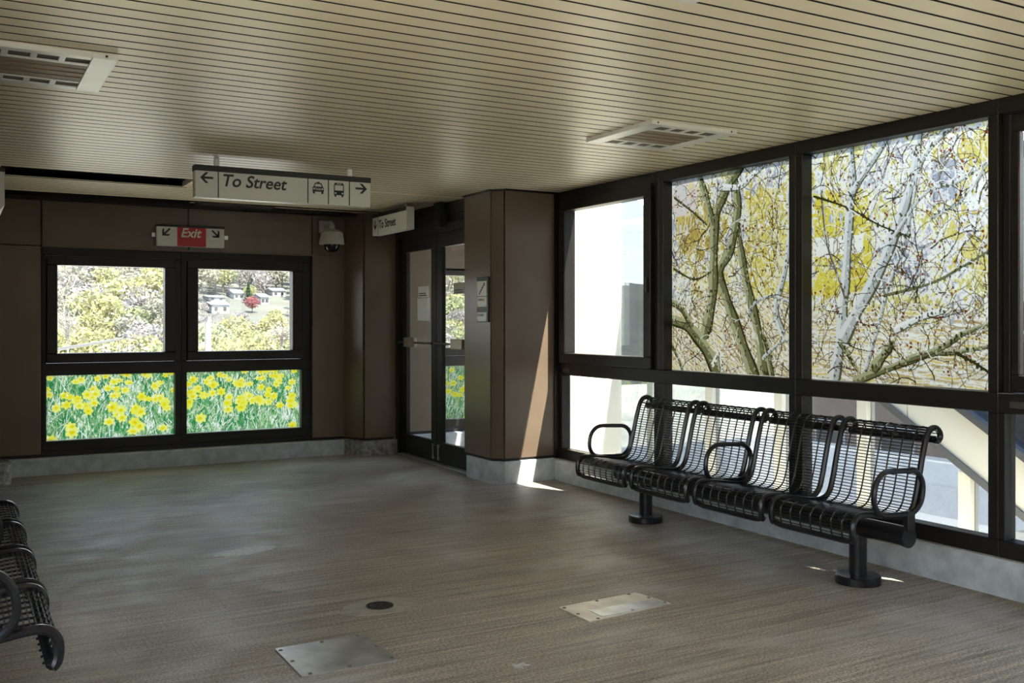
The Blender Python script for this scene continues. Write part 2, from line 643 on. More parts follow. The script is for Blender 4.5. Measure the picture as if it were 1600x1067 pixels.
def tree_print(seed, y_left, y_right, z_top, z_bot, second):
    rng = np.random.default_rng(seed)
    W, H = int((y_left - y_right) / CELL) + 1, int((z_top - z_bot) / CELL) + 1
    def cell(u, v):
        p = px_x(u, v, 5.0)
        return ((y_left - p.y) / CELL, (z_top - p.z) / CELL)
    big = fbm(H, W, 90, 70, rng, 3)
    mid = fbm(H, W, 26, 18, rng, 4)
    fine = fbm(H, W, 9, 6, rng, 3)
    fine2 = fbm(H, W, 5, 4, rng, 2)
    n = 0.22 * big + 0.26 * mid + 0.26 * fine + 0.22 * fine2
    n = (n - n.mean()) / n.std()
    white, lilac, paley, yell, ochre, blue, pink = (0.97, 0.98, 0.94), (0.87, 0.87, 0.88), (0.93, 0.92, 0.68), (0.86, 0.82, 0.42), (0.74, 0.67, 0.42), (0.71, 0.74, 0.77), (0.93, 0.87, 0.85)
    if second:
        img = posterise(n, [-1.7, -0.85, 0.15, 0.6, 1.2], [blue, lilac, white, paley, (0.86, 0.85, 0.52), (0.80, 0.76, 0.46)])
    else:
        img = posterise(n, [-1.4, -0.7, 0.1, 0.75, 1.3], [blue, lilac, white, paley, (0.84, 0.80, 0.50), ochre])
    def region(u0, v0, u1, v1, cols, cuts, soft=14):
        (xa, ya), (xb, yb) = cell(u0, v0), cell(u1, v1)
        yy, xx = np.mgrid[0:H, 0:W]
        e = np.minimum(np.minimum(xx - xa, xb - xx), np.minimum(yy - ya, yb - yy))
        inside = e + (mid - 0.5) * 4 * soft > 0
        p = posterise(n, cuts, cols)
        img[inside] = p[inside]
    if second:
        region(1256, 300, 1345, 460, [white, paley, (0.87, 0.83, 0.30), (0.91, 0.87, 0.40), (0.76, 0.68, 0.26)], [-1.5, -0.9, 0.4, 1.3], 8)
        region(1256, 372, 1335, 395, [white, white, (0.96, 0.96, 0.9)], [-0.5, 0.6], 3)
        region(1470, 230, 1542, 420, [white, lilac, (0.84, 0.80, 0.42), (0.90, 0.87, 0.55)], [-0.9, -0.1, 0.9], 12)
        region(1440, 250, 1480, 310, [blue, (0.60, 0.65, 0.72), lilac], [-0.2, 0.8], 4)
        region(1350, 380, 1440, 460, [(0.58, 0.64, 0.70), lilac, white, paley], [-0.5, 0.4, 1.0], 10)
        for wx, wy in ((1281, 335), (1296, 333), (1281, 410), (1296, 408), (1312, 406)):
            x, y = cell(wx, wy)
            img[int(y):int(y) + 14, int(x):int(x) + 8] = (0.70, 0.76, 0.80)
            img[int(y):int(y) + 14, int(x) + 4] = (0.93, 0.93, 0.85)
    else:
        region(1038, 282, 1075, 345, [lilac, pink, (0.90, 0.82, 0.72), paley], [-0.6, 0.6, 1.3], 10)
        region(1042, 338, 1120, 392, [white, (0.82, 0.76, 0.44), (0.84, 0.77, 0.40), ochre, (0.74, 0.64, 0.34)], [-1.1, -0.2, 0.6, 1.2], 9)
        region(1150, 300, 1215, 470, [paley, (0.87, 0.83, 0.45), (0.83, 0.76, 0.34), white], [-0.4, 0.5, 1.4], 12)
        region(1195, 530, 1232, 580, [lilac, blue, (0.84, 0.74, 0.2), ochre], [-0.5, 0.3, 1.0], 6)
        for wx, wy in ((1048, 352), (1058, 351), (1110, 346)):
            x, y = cell(wx, wy)
            img[int(y):int(y) + 22, int(x):int(x) + 7] = (0.86, 0.86, 0.84)
    # rippled lower part
    (xa, ya) = cell(1300 if second else 1100, 490 if second else 470)
    yy, xx = np.mgrid[0:H, 0:W]
    slope = 0.06 if second else 0.8
    rip = np.sin((yy - slope * xx) * (0.62 if second else 0.5) + 5 * mid) * 0.5 + 1.4 * (fbm(H, W, 5, 30, rng, 2) - 0.5)
    pr = posterise(rip, [-0.45, 0.0, 0.42], [(0.78, 0.71, 0.50), (0.88, 0.85, 0.76), white, (0.88, 0.82, 0.50)])
    low = (yy - ya + (mid - 0.5) * 60 > 0) & (fine > 0.30)
    img[low] = pr[low]
    # fine posterised speckle
    sp = fbm(H, W, 4, 4, rng, 2)
    img[sp > 0.80] = (0.40, 0.38, 0.30) if not second else (0.52, 0.54, 0.5)
    twigs(img, rng, 95 if second else 70, (0.30, 0.27, 0.18), (0.88, 0.90, 0.88), (0.48, 0.22, 0.14))
    twigs(img, rng, 230, (0.52, 0.46, 0.32), (0.96, 0.97, 0.95), (0.55, 0.34, 0.22), 0.0, 1.4)
    olive, ol_d, ol_l = (0.45, 0.46, 0.31), (0.22, 0.22, 0.12), (0.68, 0.69, 0.54)
    grey, gr_d, gr_l = (0.72, 0.75, 0.74), (0.36, 0.36, 0.26), (0.88, 0.90, 0.89)
    K = 0.0064 / CELL  # photo pixel -> cells, about
    def trunk(pxs, w0, w1, c):
        pts = [cell(*p) for p in pxs]
        sm = [(q.x, q.y) for q in smooth_path([(x, y, 0) for x, y in pts], 6)]
        wd = np.linspace(w0, w1, len(sm)) * K * (1 + 0.12 * np.sin(np.arange(len(sm)) * 0.9))
        stroke(img, sm, wd, c[0], edge=c[1], light=c[2])
        for _ in range(int(len(sm) * 2.2)):
            a = rng.integers(0, len(sm))
            r = wd[a] * 0.5
            disc(img, sm[a][0] + rng.uniform(-r, r) * 0.8, sm[a][1] + rng.uniform(-3, 3), rng.uniform(0.8, 2.4), c[1] if rng.random() < 0.55 else c[2], rng.uniform(0.8, 3.5))
    O, G = (olive, ol_d, ol_l), (grey, gr_d, gr_l)
    if second:
        s = 1 / 2.0526
        def T(lst, w0, w1, c):
            trunk([(1220 + x * s, 140 + y * s) for x, y in lst], w0, w1, c)
        T([(140, 935), (160, 800), (170, 690), (180, 560), (190, 400), (200, 300), (192, 170)], 15, 8, G)
        T([(190, 340), (240, 260), (310, 150)], 9, 7, G)
        T([(170, 800), (220, 700), (290, 570), (340, 440), (372, 350), (400, 240), (412, 120)], 16, 9, G)
        T([(385, 300), (440, 190), (520, 110)], 7, 5, G)
        T([(240, 900), (280, 760), (310, 640), (350, 530), (375, 440), (400, 300), (405, 180)], 5, 3, G)
        T([(340, 770), (420, 730), (490, 710)], 8, 6, (gr_l, gr_d, (0.96, 0.97, 0.96)))
        T([(210, 935), (330, 890), (450, 850), (540, 842), (670, 818)], 9, 3, O)
        T([(380, 865), (480, 830), (560, 780), (670, 742)], 7, 4, O)
        T([(530, 845), (600, 885), (665, 930)], 3, 2, (ol_d, ol_d, ol_d))
        T([(270, 890), (300, 850), (325, 815)], 12, 8, O)
        T([(160, 810), (190, 860), (215, 900)], 7, 4, O)
        T([(100, 330), (115, 480), (150, 590), (180, 680)], 3, 3, ((0.50, 0.36, 0.22), gr_d, grey))
        T([(75, 340), (180, 375), (280, 430), (380, 470)], 2.5, 1.5, (ol_d, ol_d, ol_d))
        T([(450, 410), (560, 340), (660, 180)], 3, 2, (grey, gr_d, grey))
        T([(300, 660), (450, 620), (560, 560), (660, 500)], 3, 2, (olive, ol_d, olive))
        T([(330, 470), (430, 330), (540, 290), (660, 200)], 4, 2, (grey, gr_d, gr_l))
    else:
        trunk([(1180, 590), (1170, 520), (1152, 440), (1142, 385), (1135, 340)], 15, 10, O)
        trunk([(1208, 520), (1198, 480), (1212, 420), (1221, 350), (1218, 300), (1232, 255)], 9, 7, G)
        trunk([(1165, 592), (1145, 535), (1122, 470), (1110, 425), (1128, 385), (1138, 320), (1130, 262)], 17, 12, O)
        trunk([(1192, 590), (1180, 530), (1190, 560)], 8, 6, O)
        trunk([(1036, 500), (1062, 512), (1088, 545), (1112, 592)], 12, 22, O)
        trunk([(1036, 472), (1052, 484), (1066, 508)], 8, 9, O)
        trunk([(1088, 520), (1099, 465), (1101, 400), (1104, 340), (1118, 300), (1140, 262), (1150, 250)], 17, 13, O)
        trunk([(1098, 345), (1090, 310), (1080, 278), (1076, 262)], 11, 9, O)
        trunk([(1112, 292), (1140, 291), (1160, 274), (1178, 255)], 9, 7, (gr_l, gr_d, (0.96, 0.97, 0.95)))
        trunk([(1155, 492), (1168, 470), (1195, 463), (1232, 478)], 5, 3, G)
        trunk([(1036, 540), (1048, 565), (1056, 592)], 5, 5, O)
        trunk([(1100, 570), (1110, 552), (1113, 578)], 7, 6, ((0.93, 0.93, 0.9), gr_d, white))
        trunk([(1178, 560), (1205, 535), (1232, 528)], 5, 4, G)
        trunk([(1040, 308), (1068, 330), (1090, 350)], 3, 2.5, (ol_d, ol_d, olive))
        trunk([(1040, 420), (1070, 436), (1096, 425)], 3, 2, (ol_d, ol_d, olive))
    twigs(img, rng, 85 if second else 60, (0.24, 0.20, 0.13), (0.92, 0.93, 0.90), (0.46, 0.20, 0.14))
    return img


def daffodil_print(seed, w_m, h_m, n_fl):
    rng = np.random.default_rng(seed)
    W, H = int(w_m / CELL) + 1, int(h_m / CELL) + 1
    n = 0.4 * fbm(H, W, 40, 40, rng, 3) + 0.6 * fbm(H, W, 12, 6, rng, 3)
    n = (n - n.mean()) / n.std()
    img = posterise(n, [-0.9, 0.0, 0.7, 1.4], [(0.22, 0.56, 0.32), (0.38, 0.66, 0.42), (0.56, 0.75, 0.52), (0.78, 0.88, 0.70), (0.95, 0.98, 0.93)])
    # closed green in the lower left
    yy, xx = np.mgrid[0:H, 0:W]
    for k in range(900):
        x, y = rng.uniform(-5, W + 5), rng.uniform(0, H + 30)
        L = rng.uniform(10, 48)
        an = -math.pi / 2 + rng.normal(0.12, 0.45)
        bend = rng.normal(0, 0.03)
        pts = [(x, y)]
        for s in range(6):
            an += bend
            x += L / 6 * math.cos(an)
            y += L / 6 * math.sin(an)
            pts.append((x, y))
        c = [(0.28, 0.58, 0.34), (0.16, 0.46, 0.26), (0.58, 0.76, 0.50), (0.80, 0.88, 0.70), (0.95, 0.98, 0.94), (0.62, 0.66, 0.50)][rng.choice(6, p=[0.18, 0.14, 0.2, 0.2, 0.2, 0.08])]
        stroke(img, pts, np.linspace(rng.uniform(1.4, 3.2), 0.8, 7), c)
    for k in range(n_fl):
        cx = rng.uniform(0, W)
        cy = H * (rng.uniform(0.0, 0.62) if rng.random() < 0.78 else rng.uniform(0.5, 1.0))
        r = rng.uniform(8, 12) + 5.5 * cy / H
        rot, sq = rng.uniform(0, 1), rng.uniform(0.6, 1.0)
        pale = (0.96, 0.96, 0.48) if rng.random() < 0.6 else (0.95, 0.94, 0.34)
        for q in range(6):
            an = (q + rot) * math.pi / 3
            for t in (0.45, 0.75, 1.0):
                disc(img, cx + r * t * 0.8 * math.cos(an), cy + r * t * 0.8 * sq * math.sin(an), r * (0.36 if t < 0.9 else 0.2), pale, r * 0.34 * sq)
        ox, oy = rng.normal(0, 1.2), rng.uniform(-1, 2)
        disc(img, cx + ox, cy + oy, r * 0.42, (0.94, 0.90, 0.14), r * 0.40 * sq)
        disc(img, cx + ox, cy + oy, r * 0.22, (0.90, 0.83, 0.06), r * 0.2 * sq)
        if rng.random() < 0.6:
            disc(img, cx - r * 0.5, cy - r * 0.4, r * 0.2, (0.99, 0.99, 0.80))
    return img


def plain_film():
    m, n, l, b = new_mat('sun_cover_film')
    n.remove(b)
    tl = n.new('ShaderNodeBsdfTranslucent')
    tl.inputs[0].default_value = (0.42, 0.42, 0.36, 1)
    l.new(tl.outputs[0], n.get('Material Output').inputs['Surface'])
    return m
M['film_plain'] = plain_film()
M['film_right'] = film_mat('printed_film_trees', 0.345)
M['film_back'] = film_mat('printed_film_daffodils', 0.31)

# ================================================================== STRUCTURE
XL, XR, YB, YR, ZC = -0.62, 5.0, 10.6, -4.0, 2.73     # left wall, right wall, back wall, rear wall, ceiling
# floor
fl = MB().box(XL - 0.1, 5.16, YR, YB + 0.1, -0.3, 0).box(5.16, 6.45, 8.05, YB + 0.1, -0.3, 0).build('floor', 'floor')
tag(fl, 'brown grey broom finished concrete floor of the waiting hall', 'floor', kind='structure')
# roof slab and hidden void
rf = MB().box(XL - 0.14, 5.1, YR - 0.15, YB + 0.2, 3.25, 3.4).box(5.1, 5.82, 8.0, YB + 0.2, 3.25, 3.4).build('roof_slab', 'plenum')
tag(rf, 'dark roof slab hidden above the slatted ceiling', 'roof', kind='structure')

# ceiling: backing plate with each slat a part
GAP1 = (8.66, 9.20)
GAP2 = (10.16, 10.46)
cb = MB()
cb.box(XL, XR, YR, GAP1[0], 2.738, 2.785)
cb.box(1.82, 4.42, GAP1[0], GAP1[1], 2.738, 2.785)
cb.box(XL, 4.42, GAP1[1], GAP2[0], 2.738, 2.785)
cb.box(2.1, 4.42, GAP2[0] + 0.06, GAP2[1], 2.738, 2.785)
ceiling = cb.build('ceiling', 'plenum')
tag(ceiling, 'cream slatted metal ceiling with dark joints and two open strips at the far end', 'ceiling', kind='structure')
PITCH, SLW = 0.1172, 0.1015
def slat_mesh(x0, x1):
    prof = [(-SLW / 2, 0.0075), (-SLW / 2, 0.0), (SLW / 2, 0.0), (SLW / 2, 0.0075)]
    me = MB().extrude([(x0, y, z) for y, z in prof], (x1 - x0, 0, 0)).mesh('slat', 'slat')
    me.materials.append(M['plenum'])           # shade of the joints, painted onto the slat sides
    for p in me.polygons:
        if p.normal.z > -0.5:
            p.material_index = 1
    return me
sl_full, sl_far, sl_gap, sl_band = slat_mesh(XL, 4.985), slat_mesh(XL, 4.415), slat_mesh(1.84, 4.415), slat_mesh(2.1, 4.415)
y = 4.077 - PITCH / 2 - PITCH * 69
while y < GAP2[1]:
    if y > YR + 0.06:
        if y < 7.83:
            me = sl_full
        elif y < GAP1[0] - 0.04:
            me = sl_far
        elif y < GAP1[1]:
            me = sl_gap
        elif y < GAP2[0] - 0.04:
            me = sl_far
        elif y < GAP2[0] + 0.1:
            me = None
        else:
            me = sl_band
        if me:
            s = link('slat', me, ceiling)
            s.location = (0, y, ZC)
    y += PITCH
# steel carriers seen in the open strips
for x in (0.45, 1.05, 1.65):
    MB().box(x, x + 0.03, 8.3, 10.55, 2.80, 2.85).build('ceiling_carrier', 'steel_dark', ceiling)
MB().box(XL, 4.4, 8.95, 9.0, 2.9, 2.98).build('ceiling_carrier', 'steel_dark', ceiling)
MB().extrude([(1.80, GAP1[0], ZC), (1.84, GAP1[0], ZC), (1.84, GAP1[1], ZC), (1.80, GAP1[1], ZC)], (0, 0, 0.05)).build('edge_trim', 'slat', ceiling)
MB().box(XL, 4.4, GAP1[0] - 0.012, GAP1[0], ZC, ZC + 0.05).build('edge_trim', 'slat', ceiling)
MB().box(XL, 1.82, GAP1[1], GAP1[1] + 0.012, ZC, ZC + 0.05).build('edge_trim', 'slat', ceiling)
MB().box(XL, 4.4, GAP2[0] - 0.02, GAP2[0] - 0.005, ZC - 0.004, ZC + 0.05).build('edge_trim', 'slat', ceiling)
MB().box(2.15, 2.95, 10.2, 10.44, 2.71, 2.728).build('soffit_louvre', 'steel_dark', ceiling)
MB().box(XL, 4.4, 10.44, 10.56, 2.69, 2.72).build('soffit_trim', 'bronze', ceiling)

# ---- glazing walls. A bay is one window: frame members, panes, sash
def bay_x(n, xw, y0, y1, small, label, film_seed=None, second=False, inward=-1, low_film=None, jamb=0.062, stile=0.095, cover=None, plain=False, shallow=False):
    """window bay in a plane x = xw from y0 (near) to y1 (far); inward = direction of the room"""
    w = empty('window_%d' % n, label, 'window', (xw, (y0 + y1) / 2, 0.2), kind='structure')
    i0, i1 = xw - inward * 0.10, xw + inward * 0.0     # outer, inner face
    gx = xw - inward * 0.055
    def fr(name, ya, yb, za, zb, a=i0, b=i1, m='bronze'):
        MB().cbox(a, b, ya, yb, za, zb, 0.004).build(name, m, w)
    fr('sill_rail', y0, y1, 0.205, 0.30)
    fr('middle_rail', y0, y1, 1.0, 1.11)
    fr('head_rail', y0, y1, 2.645, 2.76)
    MB().cbox(xw - inward * 0.10, xw - inward * 0.27, y0, y1, 0.99, 1.02, 0.004).build('sun_block_ledge', 'bronze', w)  # added outside, unseen, to keep direct sun off the lower panes
    fr('side_post', y0, y0 + jamb, 0.30, 1.0)
    fr('side_post', y1 - jamb, y1, 0.30, 1.0)
    fr('side_post', y0, y0 + jamb, 1.11, 2.645)
    fr('side_post', y1 - jamb, y1, 1.11, 2.645, b=xw - inward * 0.045 if shallow else i1)
    lp = MB().box(gx - 0.004, gx + 0.004, y0 + jamb, y1 - jamb, 0.30, 1.0).build('lower_pane', 'glass', w)
    if small:
        sa, sb = xw - inward * 0.09, xw + inward * 0.035
        if shallow:
            sb = xw - inward * 0.045
        a, b = y0 + jamb + 0.004, y1 - jamb - 0.004
        sash = MB()
        sash.cbox(sa, sb, a, b, 1.115, 1.21, 0.006).cbox(sa, sb, a, b, 2.545, 2.64, 0.006)
        sash.cbox(sa, sb, a, a + stile, 1.21, 2.545, 0.006).cbox(sa, sb, b - stile, b, 1.21, 2.545, 0.006)
        so = sash.build('sash', 'bronze', w)
        MB().box(gx - 0.004, gx + 0.004, a + stile, b - stile, 1.21, 2.545).build('upper_pane', 'glass', so)
        if cover:
            MB().box(gx - inward * 0.006, gx - inward * 0.0075, a + stile, cover, 1.21, 2.545).build('sun_cover_film', 'film_plain', w)  # added cover, stops direct sun except a strip at the far jamb
        MB().cbox(sb, sb + inward * 0.02, a + 0.03, a + 0.05, 1.75, 1.87, 0.003).build('latch', 'steel_dark', so)
        MB().cbox(i1, i1 + inward * 0.012, b - 0.13, b - 0.03, 1.03, 1.07, 0.003).build('maker_plate', 'steel_dark', w)
    else:
        gx = xw - inward * 0.098
        up = MB().box(gx - 0.004, gx + 0.004, y0 + jamb, y1 - jamb, 1.11, 2.645).build('upper_pane', 'glass', w)
        if film_seed is not None:
            img = tree_print(film_seed, y1 - jamb, y0 + jamb, 2.645, 1.11, second)
            film('printed_film', img, (gx + inward * 0.006, y1 - jamb, 2.645), (0, -CELL, 0), (0, 0, -CELL), M['film_right'], up)
        if plain:
            MB().box(gx - inward * 0.006, gx - inward * 0.0075, y0 + jamb, y1 - jamb, 1.11, 2.645).build('sun_cover_film', 'film_plain', up)
    settle(w)
    return w

B = [(6.335, 7.86), (4.838, 6.335), (3.343, 4.838), (1.82, 3.343), (0.32, 1.82), (-1.18, 0.32), (-2.68, -1.18), (-4.0, -2.68)]
bay_x(1, XR, *B[0], True, 'dark framed opening window beside the brown pillar with a cream wall outside')
bay_x(2, XR, *B[1], False, 'wide window printed with thick olive tree trunks above the clear lower pane', 11, False)
bay_x(3, XR, *B[2], False, 'wide window printed with slender pale branches over yellow buildings', 23, True)
bay_x(4, XR, *B[3], True, 'dark framed opening window cut by the right edge of the picture', jamb=0.04, stile=0.05, cover=3.13, shallow=True)
for k in range(4, 8):
    bay_x(k + 1, XR, *B[k], False, 'bronze framed glazing of the right wall behind the viewer, bay %s' % ['one', 'two', 'three', 'four'][k - 4])
for k, (a, b) in enumerate(B[3:]):
    bay_x(20 + k, XL, a, b, False, 'bronze framed glazing of the left wall behind the viewer, bay %s' % ['one', 'two', 'three', 'four', 'five'][k], inward=1)
tp = MB().box(4.955, 5.1, 7.85, 8.0, 0.2, 2.76).build('trim_1', 'bronze')
tag(tp, 'dark bronze corner post between the pillar and the opening window', 'trim', kind='structure')
kr = MB().cbox(4.955, 5.16, YR, 7.9, -0.02, 0.205, 0.01).build('baseboard_right', 'kerb')
tag(kr, 'grey concrete kerb under the right windows', 'kerb', kind='structure')
kl = MB().cbox(XL - 0.16, XL + 0.045, YR, 10.1, -0.02, 0.205, 0.01).build('baseboard_left', 'kerb')
tag(kl, 'grey concrete kerb under the left windows', 'kerb', kind='structure')
hr = MB().box(5.0, 5.1, YR, 7.9, 2.76, 3.25).build('wall_right', 'bronze')
tag(hr, 'bronze wall strip above the right windows', 'wall', kind='structure')
hl = MB().box(XL - 0.1, XL, YR, 3.343, 2.76, 3.25).box(XL - 0.1, XL, 3.343, YB + 0.04, 0, 3.25).build('wall_left', 'bronze')  # unseen solid stretch, closed instead of glazed to dim the end wall
tag(hl, 'brown wall left of the end windows and above the left glazing', 'wall', kind='structure')
rw = MB().box(XL - 0.14, 5.14, YR - 0.15, YR, -0.02, 3.25).build('wall_front', 'panel')
tag(rw, 'brown metal wall behind the viewer', 'wall', kind='structure')

# ---- back wall: kerb, panels, two window bays
wall_back = MB().box(XL - 0.14, 0.742, YB + 0.04, YB + 0.2, 0.17, 2.76).box(3.47, 5.02, YB + 0.04, YB + 0.2, 0.17, 3.25)
wall_back.box(XL - 0.14, 3.47, YB + 0.04, YB + 0.2, 2.25, 3.25).box(0.742, 3.47, YB + 0.05, YB + 0.2, 0.17, 0.24)
wall_back.box(5.72, 6.45, YB + 0.04, YB + 0.2, 0.17, 3.25).box(5.0, 5.74, YB + 0.04, YB + 0.2, 2.12, 3.25).box(5.0, 5.74, YB + 0.04, YB + 0.2, 0.17, 0.3)
wall_back = wall_back.build('wall_back', 'panel_edge')
tag(wall_back, 'brown panelled end wall around the daffodil windows', 'wall', kind='structure')
def panel(x0, x1, z0, z1, y=YB, parent=wall_back):
    MB().cbox(x0, x1, y, y + 0.06, z0, z1, 0.006).build('panel', 'panel', parent)
panel(XL, 0.735, 2.252, 2.70)
panel(0.742, 2.13, 2.252, 2.70, YB - 0.008)
panel(2.137, 3.475, 2.252, 2.70, YB - 0.008)
panel(3.482, 3.86, 2.252, 2.70)
panel(XL, 0.735, 0.20, 2.245)
panel(3.482, 3.86, 0.20, 2.245)
MB().cbox(0.742, 3.86, YB - 0.03, YB, 2.238, 2.256, 0.003).build('drip_trim', 'panel', wall_back)
# vestibule side of the same wall
panel(4.45, 5.03, 0.20, 2.70)
panel(5.04, 5.72, 2.12, 2.70)
panel(5.73, 6.4, 0.2, 2.7)
kbk = MB().cbox(XL, 3.95, YB - 0.06, YB + 0.15, -0.02, 0.17, 0.012).cbox(4.45, 6.4, YB - 0.06, YB + 0.15, -0.02, 0.17, 0.012).build('baseboard_back', 'kerb')
tag(kbk, 'grey concrete kerb along the foot of the daffodil wall', 'kerb', kind='structure')

def bay_y(n, x0, x1, gxa, gxb, lxa, lxb, label, seed, fw):
    w = empty('window_%d' % n, label, 'window', ((x0 + x1) / 2, YB, 0.2), kind='structure')
    ya, yb, gy = YB + 0.03, YB + 0.14, YB + 0.125
    f = MB()
    f.cbox(x0, x1, ya, yb, 0.225, 0.32, 0.004)
    f.cbox(x0, x1, ya, yb, 0.97, 1.09, 0.004)
    f.cbox(x0, x1, ya, yb, 2.16, 2.245, 0.004)
    f.cbox(x0, lxa, ya, yb, 0.32, 0.97, 0.004).cbox(lxb, x1, ya, yb, 0.32, 0.97, 0.004)
    f.cbox(x0, lxa, ya, yb, 1.09, 2.16, 0.004).cbox(lxb, x1, ya, yb, 1.09, 2.16, 0.004)
    f.build('frame', 'bronze', w)
    s = MB()
    s.cbox(lxa, lxb, ya - 0.03, yb - 0.01, 1.095, 1.19, 0.006).cbox(lxa, lxb, ya - 0.03, yb - 0.01, 2.065, 2.155, 0.006)
    s.cbox(lxa, gxa, ya - 0.03, yb - 0.01, 1.19, 2.065, 0.006).cbox(gxb, lxb, ya - 0.03, yb - 0.01, 1.19, 2.065, 0.006)
    so = s.build('sash', 'bronze', w)
    MB().box(gxa, gxb, gy - 0.004, gy + 0.004, 1.19, 2.065).build('upper_pane', 'glass', so)
    lp = MB().box(lxa, lxb, gy - 0.004, gy + 0.004, 0.32, 0.97).build('lower_pane', 'glass', w)
    img = daffodil_print(seed, lxb - lxa, 0.65, fw)
    film('printed_film', img, (lxa, gy - 0.006, 0.97), (CELL, 0, 0), (0, 0, -CELL), M['film_back'], lp)
    settle(w)
bay_y(9, 0.742, 2.07, 0.885, 1.902, 0.787, 2.011, 'left of the two end windows, hillside above and daffodil print below', 5, 62)
bay_y(10, 2.07, 3.465, 2.239, 3.258, 2.127, 3.37, 'right of the two end windows, houses above and daffodil print below', 8, 66)
bay_y(11, 5.03, 5.74, 5.12, 5.66, 5.07, 5.70, 'end window with daffodil print seen through the glass doors', 14, 34)

# pilaster left of the doors, slanted face + front face
def post_panels(root, faces, z0, z1, gap=0.008):
    for (xa, ya), (xb, yb) in faces:
        d = Vector((xb - xa, yb - ya, 0))
        n_ = Vector((d.y, -d.x, 0)).normalized()
        d.normalize()
        a = Vector((xa, ya, 0)) + d * gap
        b = Vector((xb, yb, 0)) - d * gap
        MB().prism([tuple((a - n_ * 0.03).xy), tuple((b - n_ * 0.03).xy), tuple((b + n_ * 0.012).xy), tuple((a + n_ * 0.012).xy)], z0, z1).build('panel', 'panel', root)
pil = [(3.862, 10.62), (4.0, 10.36), (4.38, 10.36), (4.38, 10.62)]
po = MB().prism([(3.88, 10.64), (4.012, 10.375), (4.38, 10.375), (4.38, 10.64)], 0.17, 2.76).build('wall_pilaster', 'panel_edge')
tag(po, 'brown panelled pilaster between the daffodil window wall and the doors', 'pilaster', kind='structure')
post_panels(po, [((3.862, 10.62), (4.0, 10.36)), ((4.0, 10.36), (4.39, 10.36))], 0.19, 2.74)
MB().prism([(3.80, 10.60), (3.97, 10.30), (4.40, 10.30), (4.40, 10.62), (3.8, 10.62)], -0.02, 0.165).build('plinth', 'kerb_rough', po)
# pilaster in the left corner
pl = MB().box(XL, 0.36, 10.17, YB + 0.03, 0.17, 2.76).build('wall_corner', 'panel_edge')
tag(pl, 'brown panelled corner post at the left edge of the picture', 'pilaster', kind='structure')
post_panels(pl, [((XL, 10.165), (0.36, 10.165)), ((0.36, 10.165), (0.36, YB))], 0.20, 2.74)
MB().prism([(XL, 10.10), (0.40, 10.09), (0.455, 10.16), (0.45, 10.56), (XL, 10.56)], -0.02, 0.185).build('plinth', 'kerb_rough', pl)

# big pillar right of the doors
pp = [(4.334, 8.50), (4.334, 7.965), (4.42, 7.88), (5.02, 7.88), (5.02, 8.50)]
pc = MB().prism([(4.346, 8.48), (4.346, 7.975), (4.43, 7.892), (5.0, 7.892), (5.0, 8.48)], 0.2, 2.76).build('wall_pillar', 'panel_edge')
tag(pc, 'satin brown metal pillar with bevelled corner between doors and right windows', 'pillar', kind='structure')
post_panels(pc, [((4.334, 8.50), (4.334, 7.965)), ((4.334, 7.965), (4.42, 7.88)), ((4.42, 7.88), (5.0, 7.88))], 0.235, 2.72, 0.004)
MB().prism([(4.315, 8.44), (4.315, 7.95), (4.41, 7.85), (5.0, 7.85), (5.0, 8.44)], -0.02, 0.21).build('plinth', 'kerb', pc)
MB().prism([(4.338, 8.44), (4.338, 7.967), (4.422, 7.884), (5.0, 7.884), (5.0, 8.44)], 0.205, 0.24).build('base_gasket', 'panel_edge', pc)
MB().prism([(4.30, 8.50), (4.30, 7.95), (4.41, 7.85), (5.0, 7.85), (5.0, 8.5)], 2.715, 2.735).build('cap_trim', 'bronze', pc)

# ---- vestibule beyond the doors
vs = MB().box(5.02, 5.82, 8.0, 8.12, -0.3, 3.25).build('wall_vestibule', 'cream_wall')
tag(vs, 'sunlit cream panel wall outside the opening window by the pillar', 'wall', kind='structure')
for k, xx in enumerate((5.03, 5.3, 5.57)):
    MB().cbox(xx, xx + 0.262, 7.98, 8.0, -0.3, 3.2, 0.003).build('panel', 'cream_wall', vs)
vc = MB().box(4.45, 5.82, 8.12, YB + 0.04, 2.73, 2.78).build('ceiling_vestibule', 'slat')
tag(vc, 'cream ceiling of the vestibule behind the doors', 'ceiling', kind='structure')

# ---- double doors in plane x = 4.42
DX = 4.42
dw = MB()
dw.cbox(DX - 0.04, DX + 0.09, 10.26, 10.36, 0, 2.52, 0.004)
dw.cbox(DX - 0.04, DX + 0.09, 8.34, 8.42, 0, 2.52, 0.004)
dw.cbox(DX - 0.04, DX + 0.09, 8.42, 10.26, 2.44, 2.52, 0.004)
dfr = dw.build('door_frame', 'bronze')
tag(dfr, 'dark bronze frame and header around the double doors', 'door frame', kind='structure')
MB().cbox(DX - 0.02, DX + 0.06, 8.34, 10.36, 2.525, 2.60, 0.004).build('header_panel', 'bronze', dfr)
MB().cbox(DX - 0.03, DX + 0.06, 8.34, 10.36, 2.605, 2.74, 0.004).build('header_panel', 'bronze', dfr)
MB().cbox(DX - 0.045, DX + 0.1, 8.40, 10.28, 0.0, 0.018, 0.004).build('threshold', 'alu', dfr)
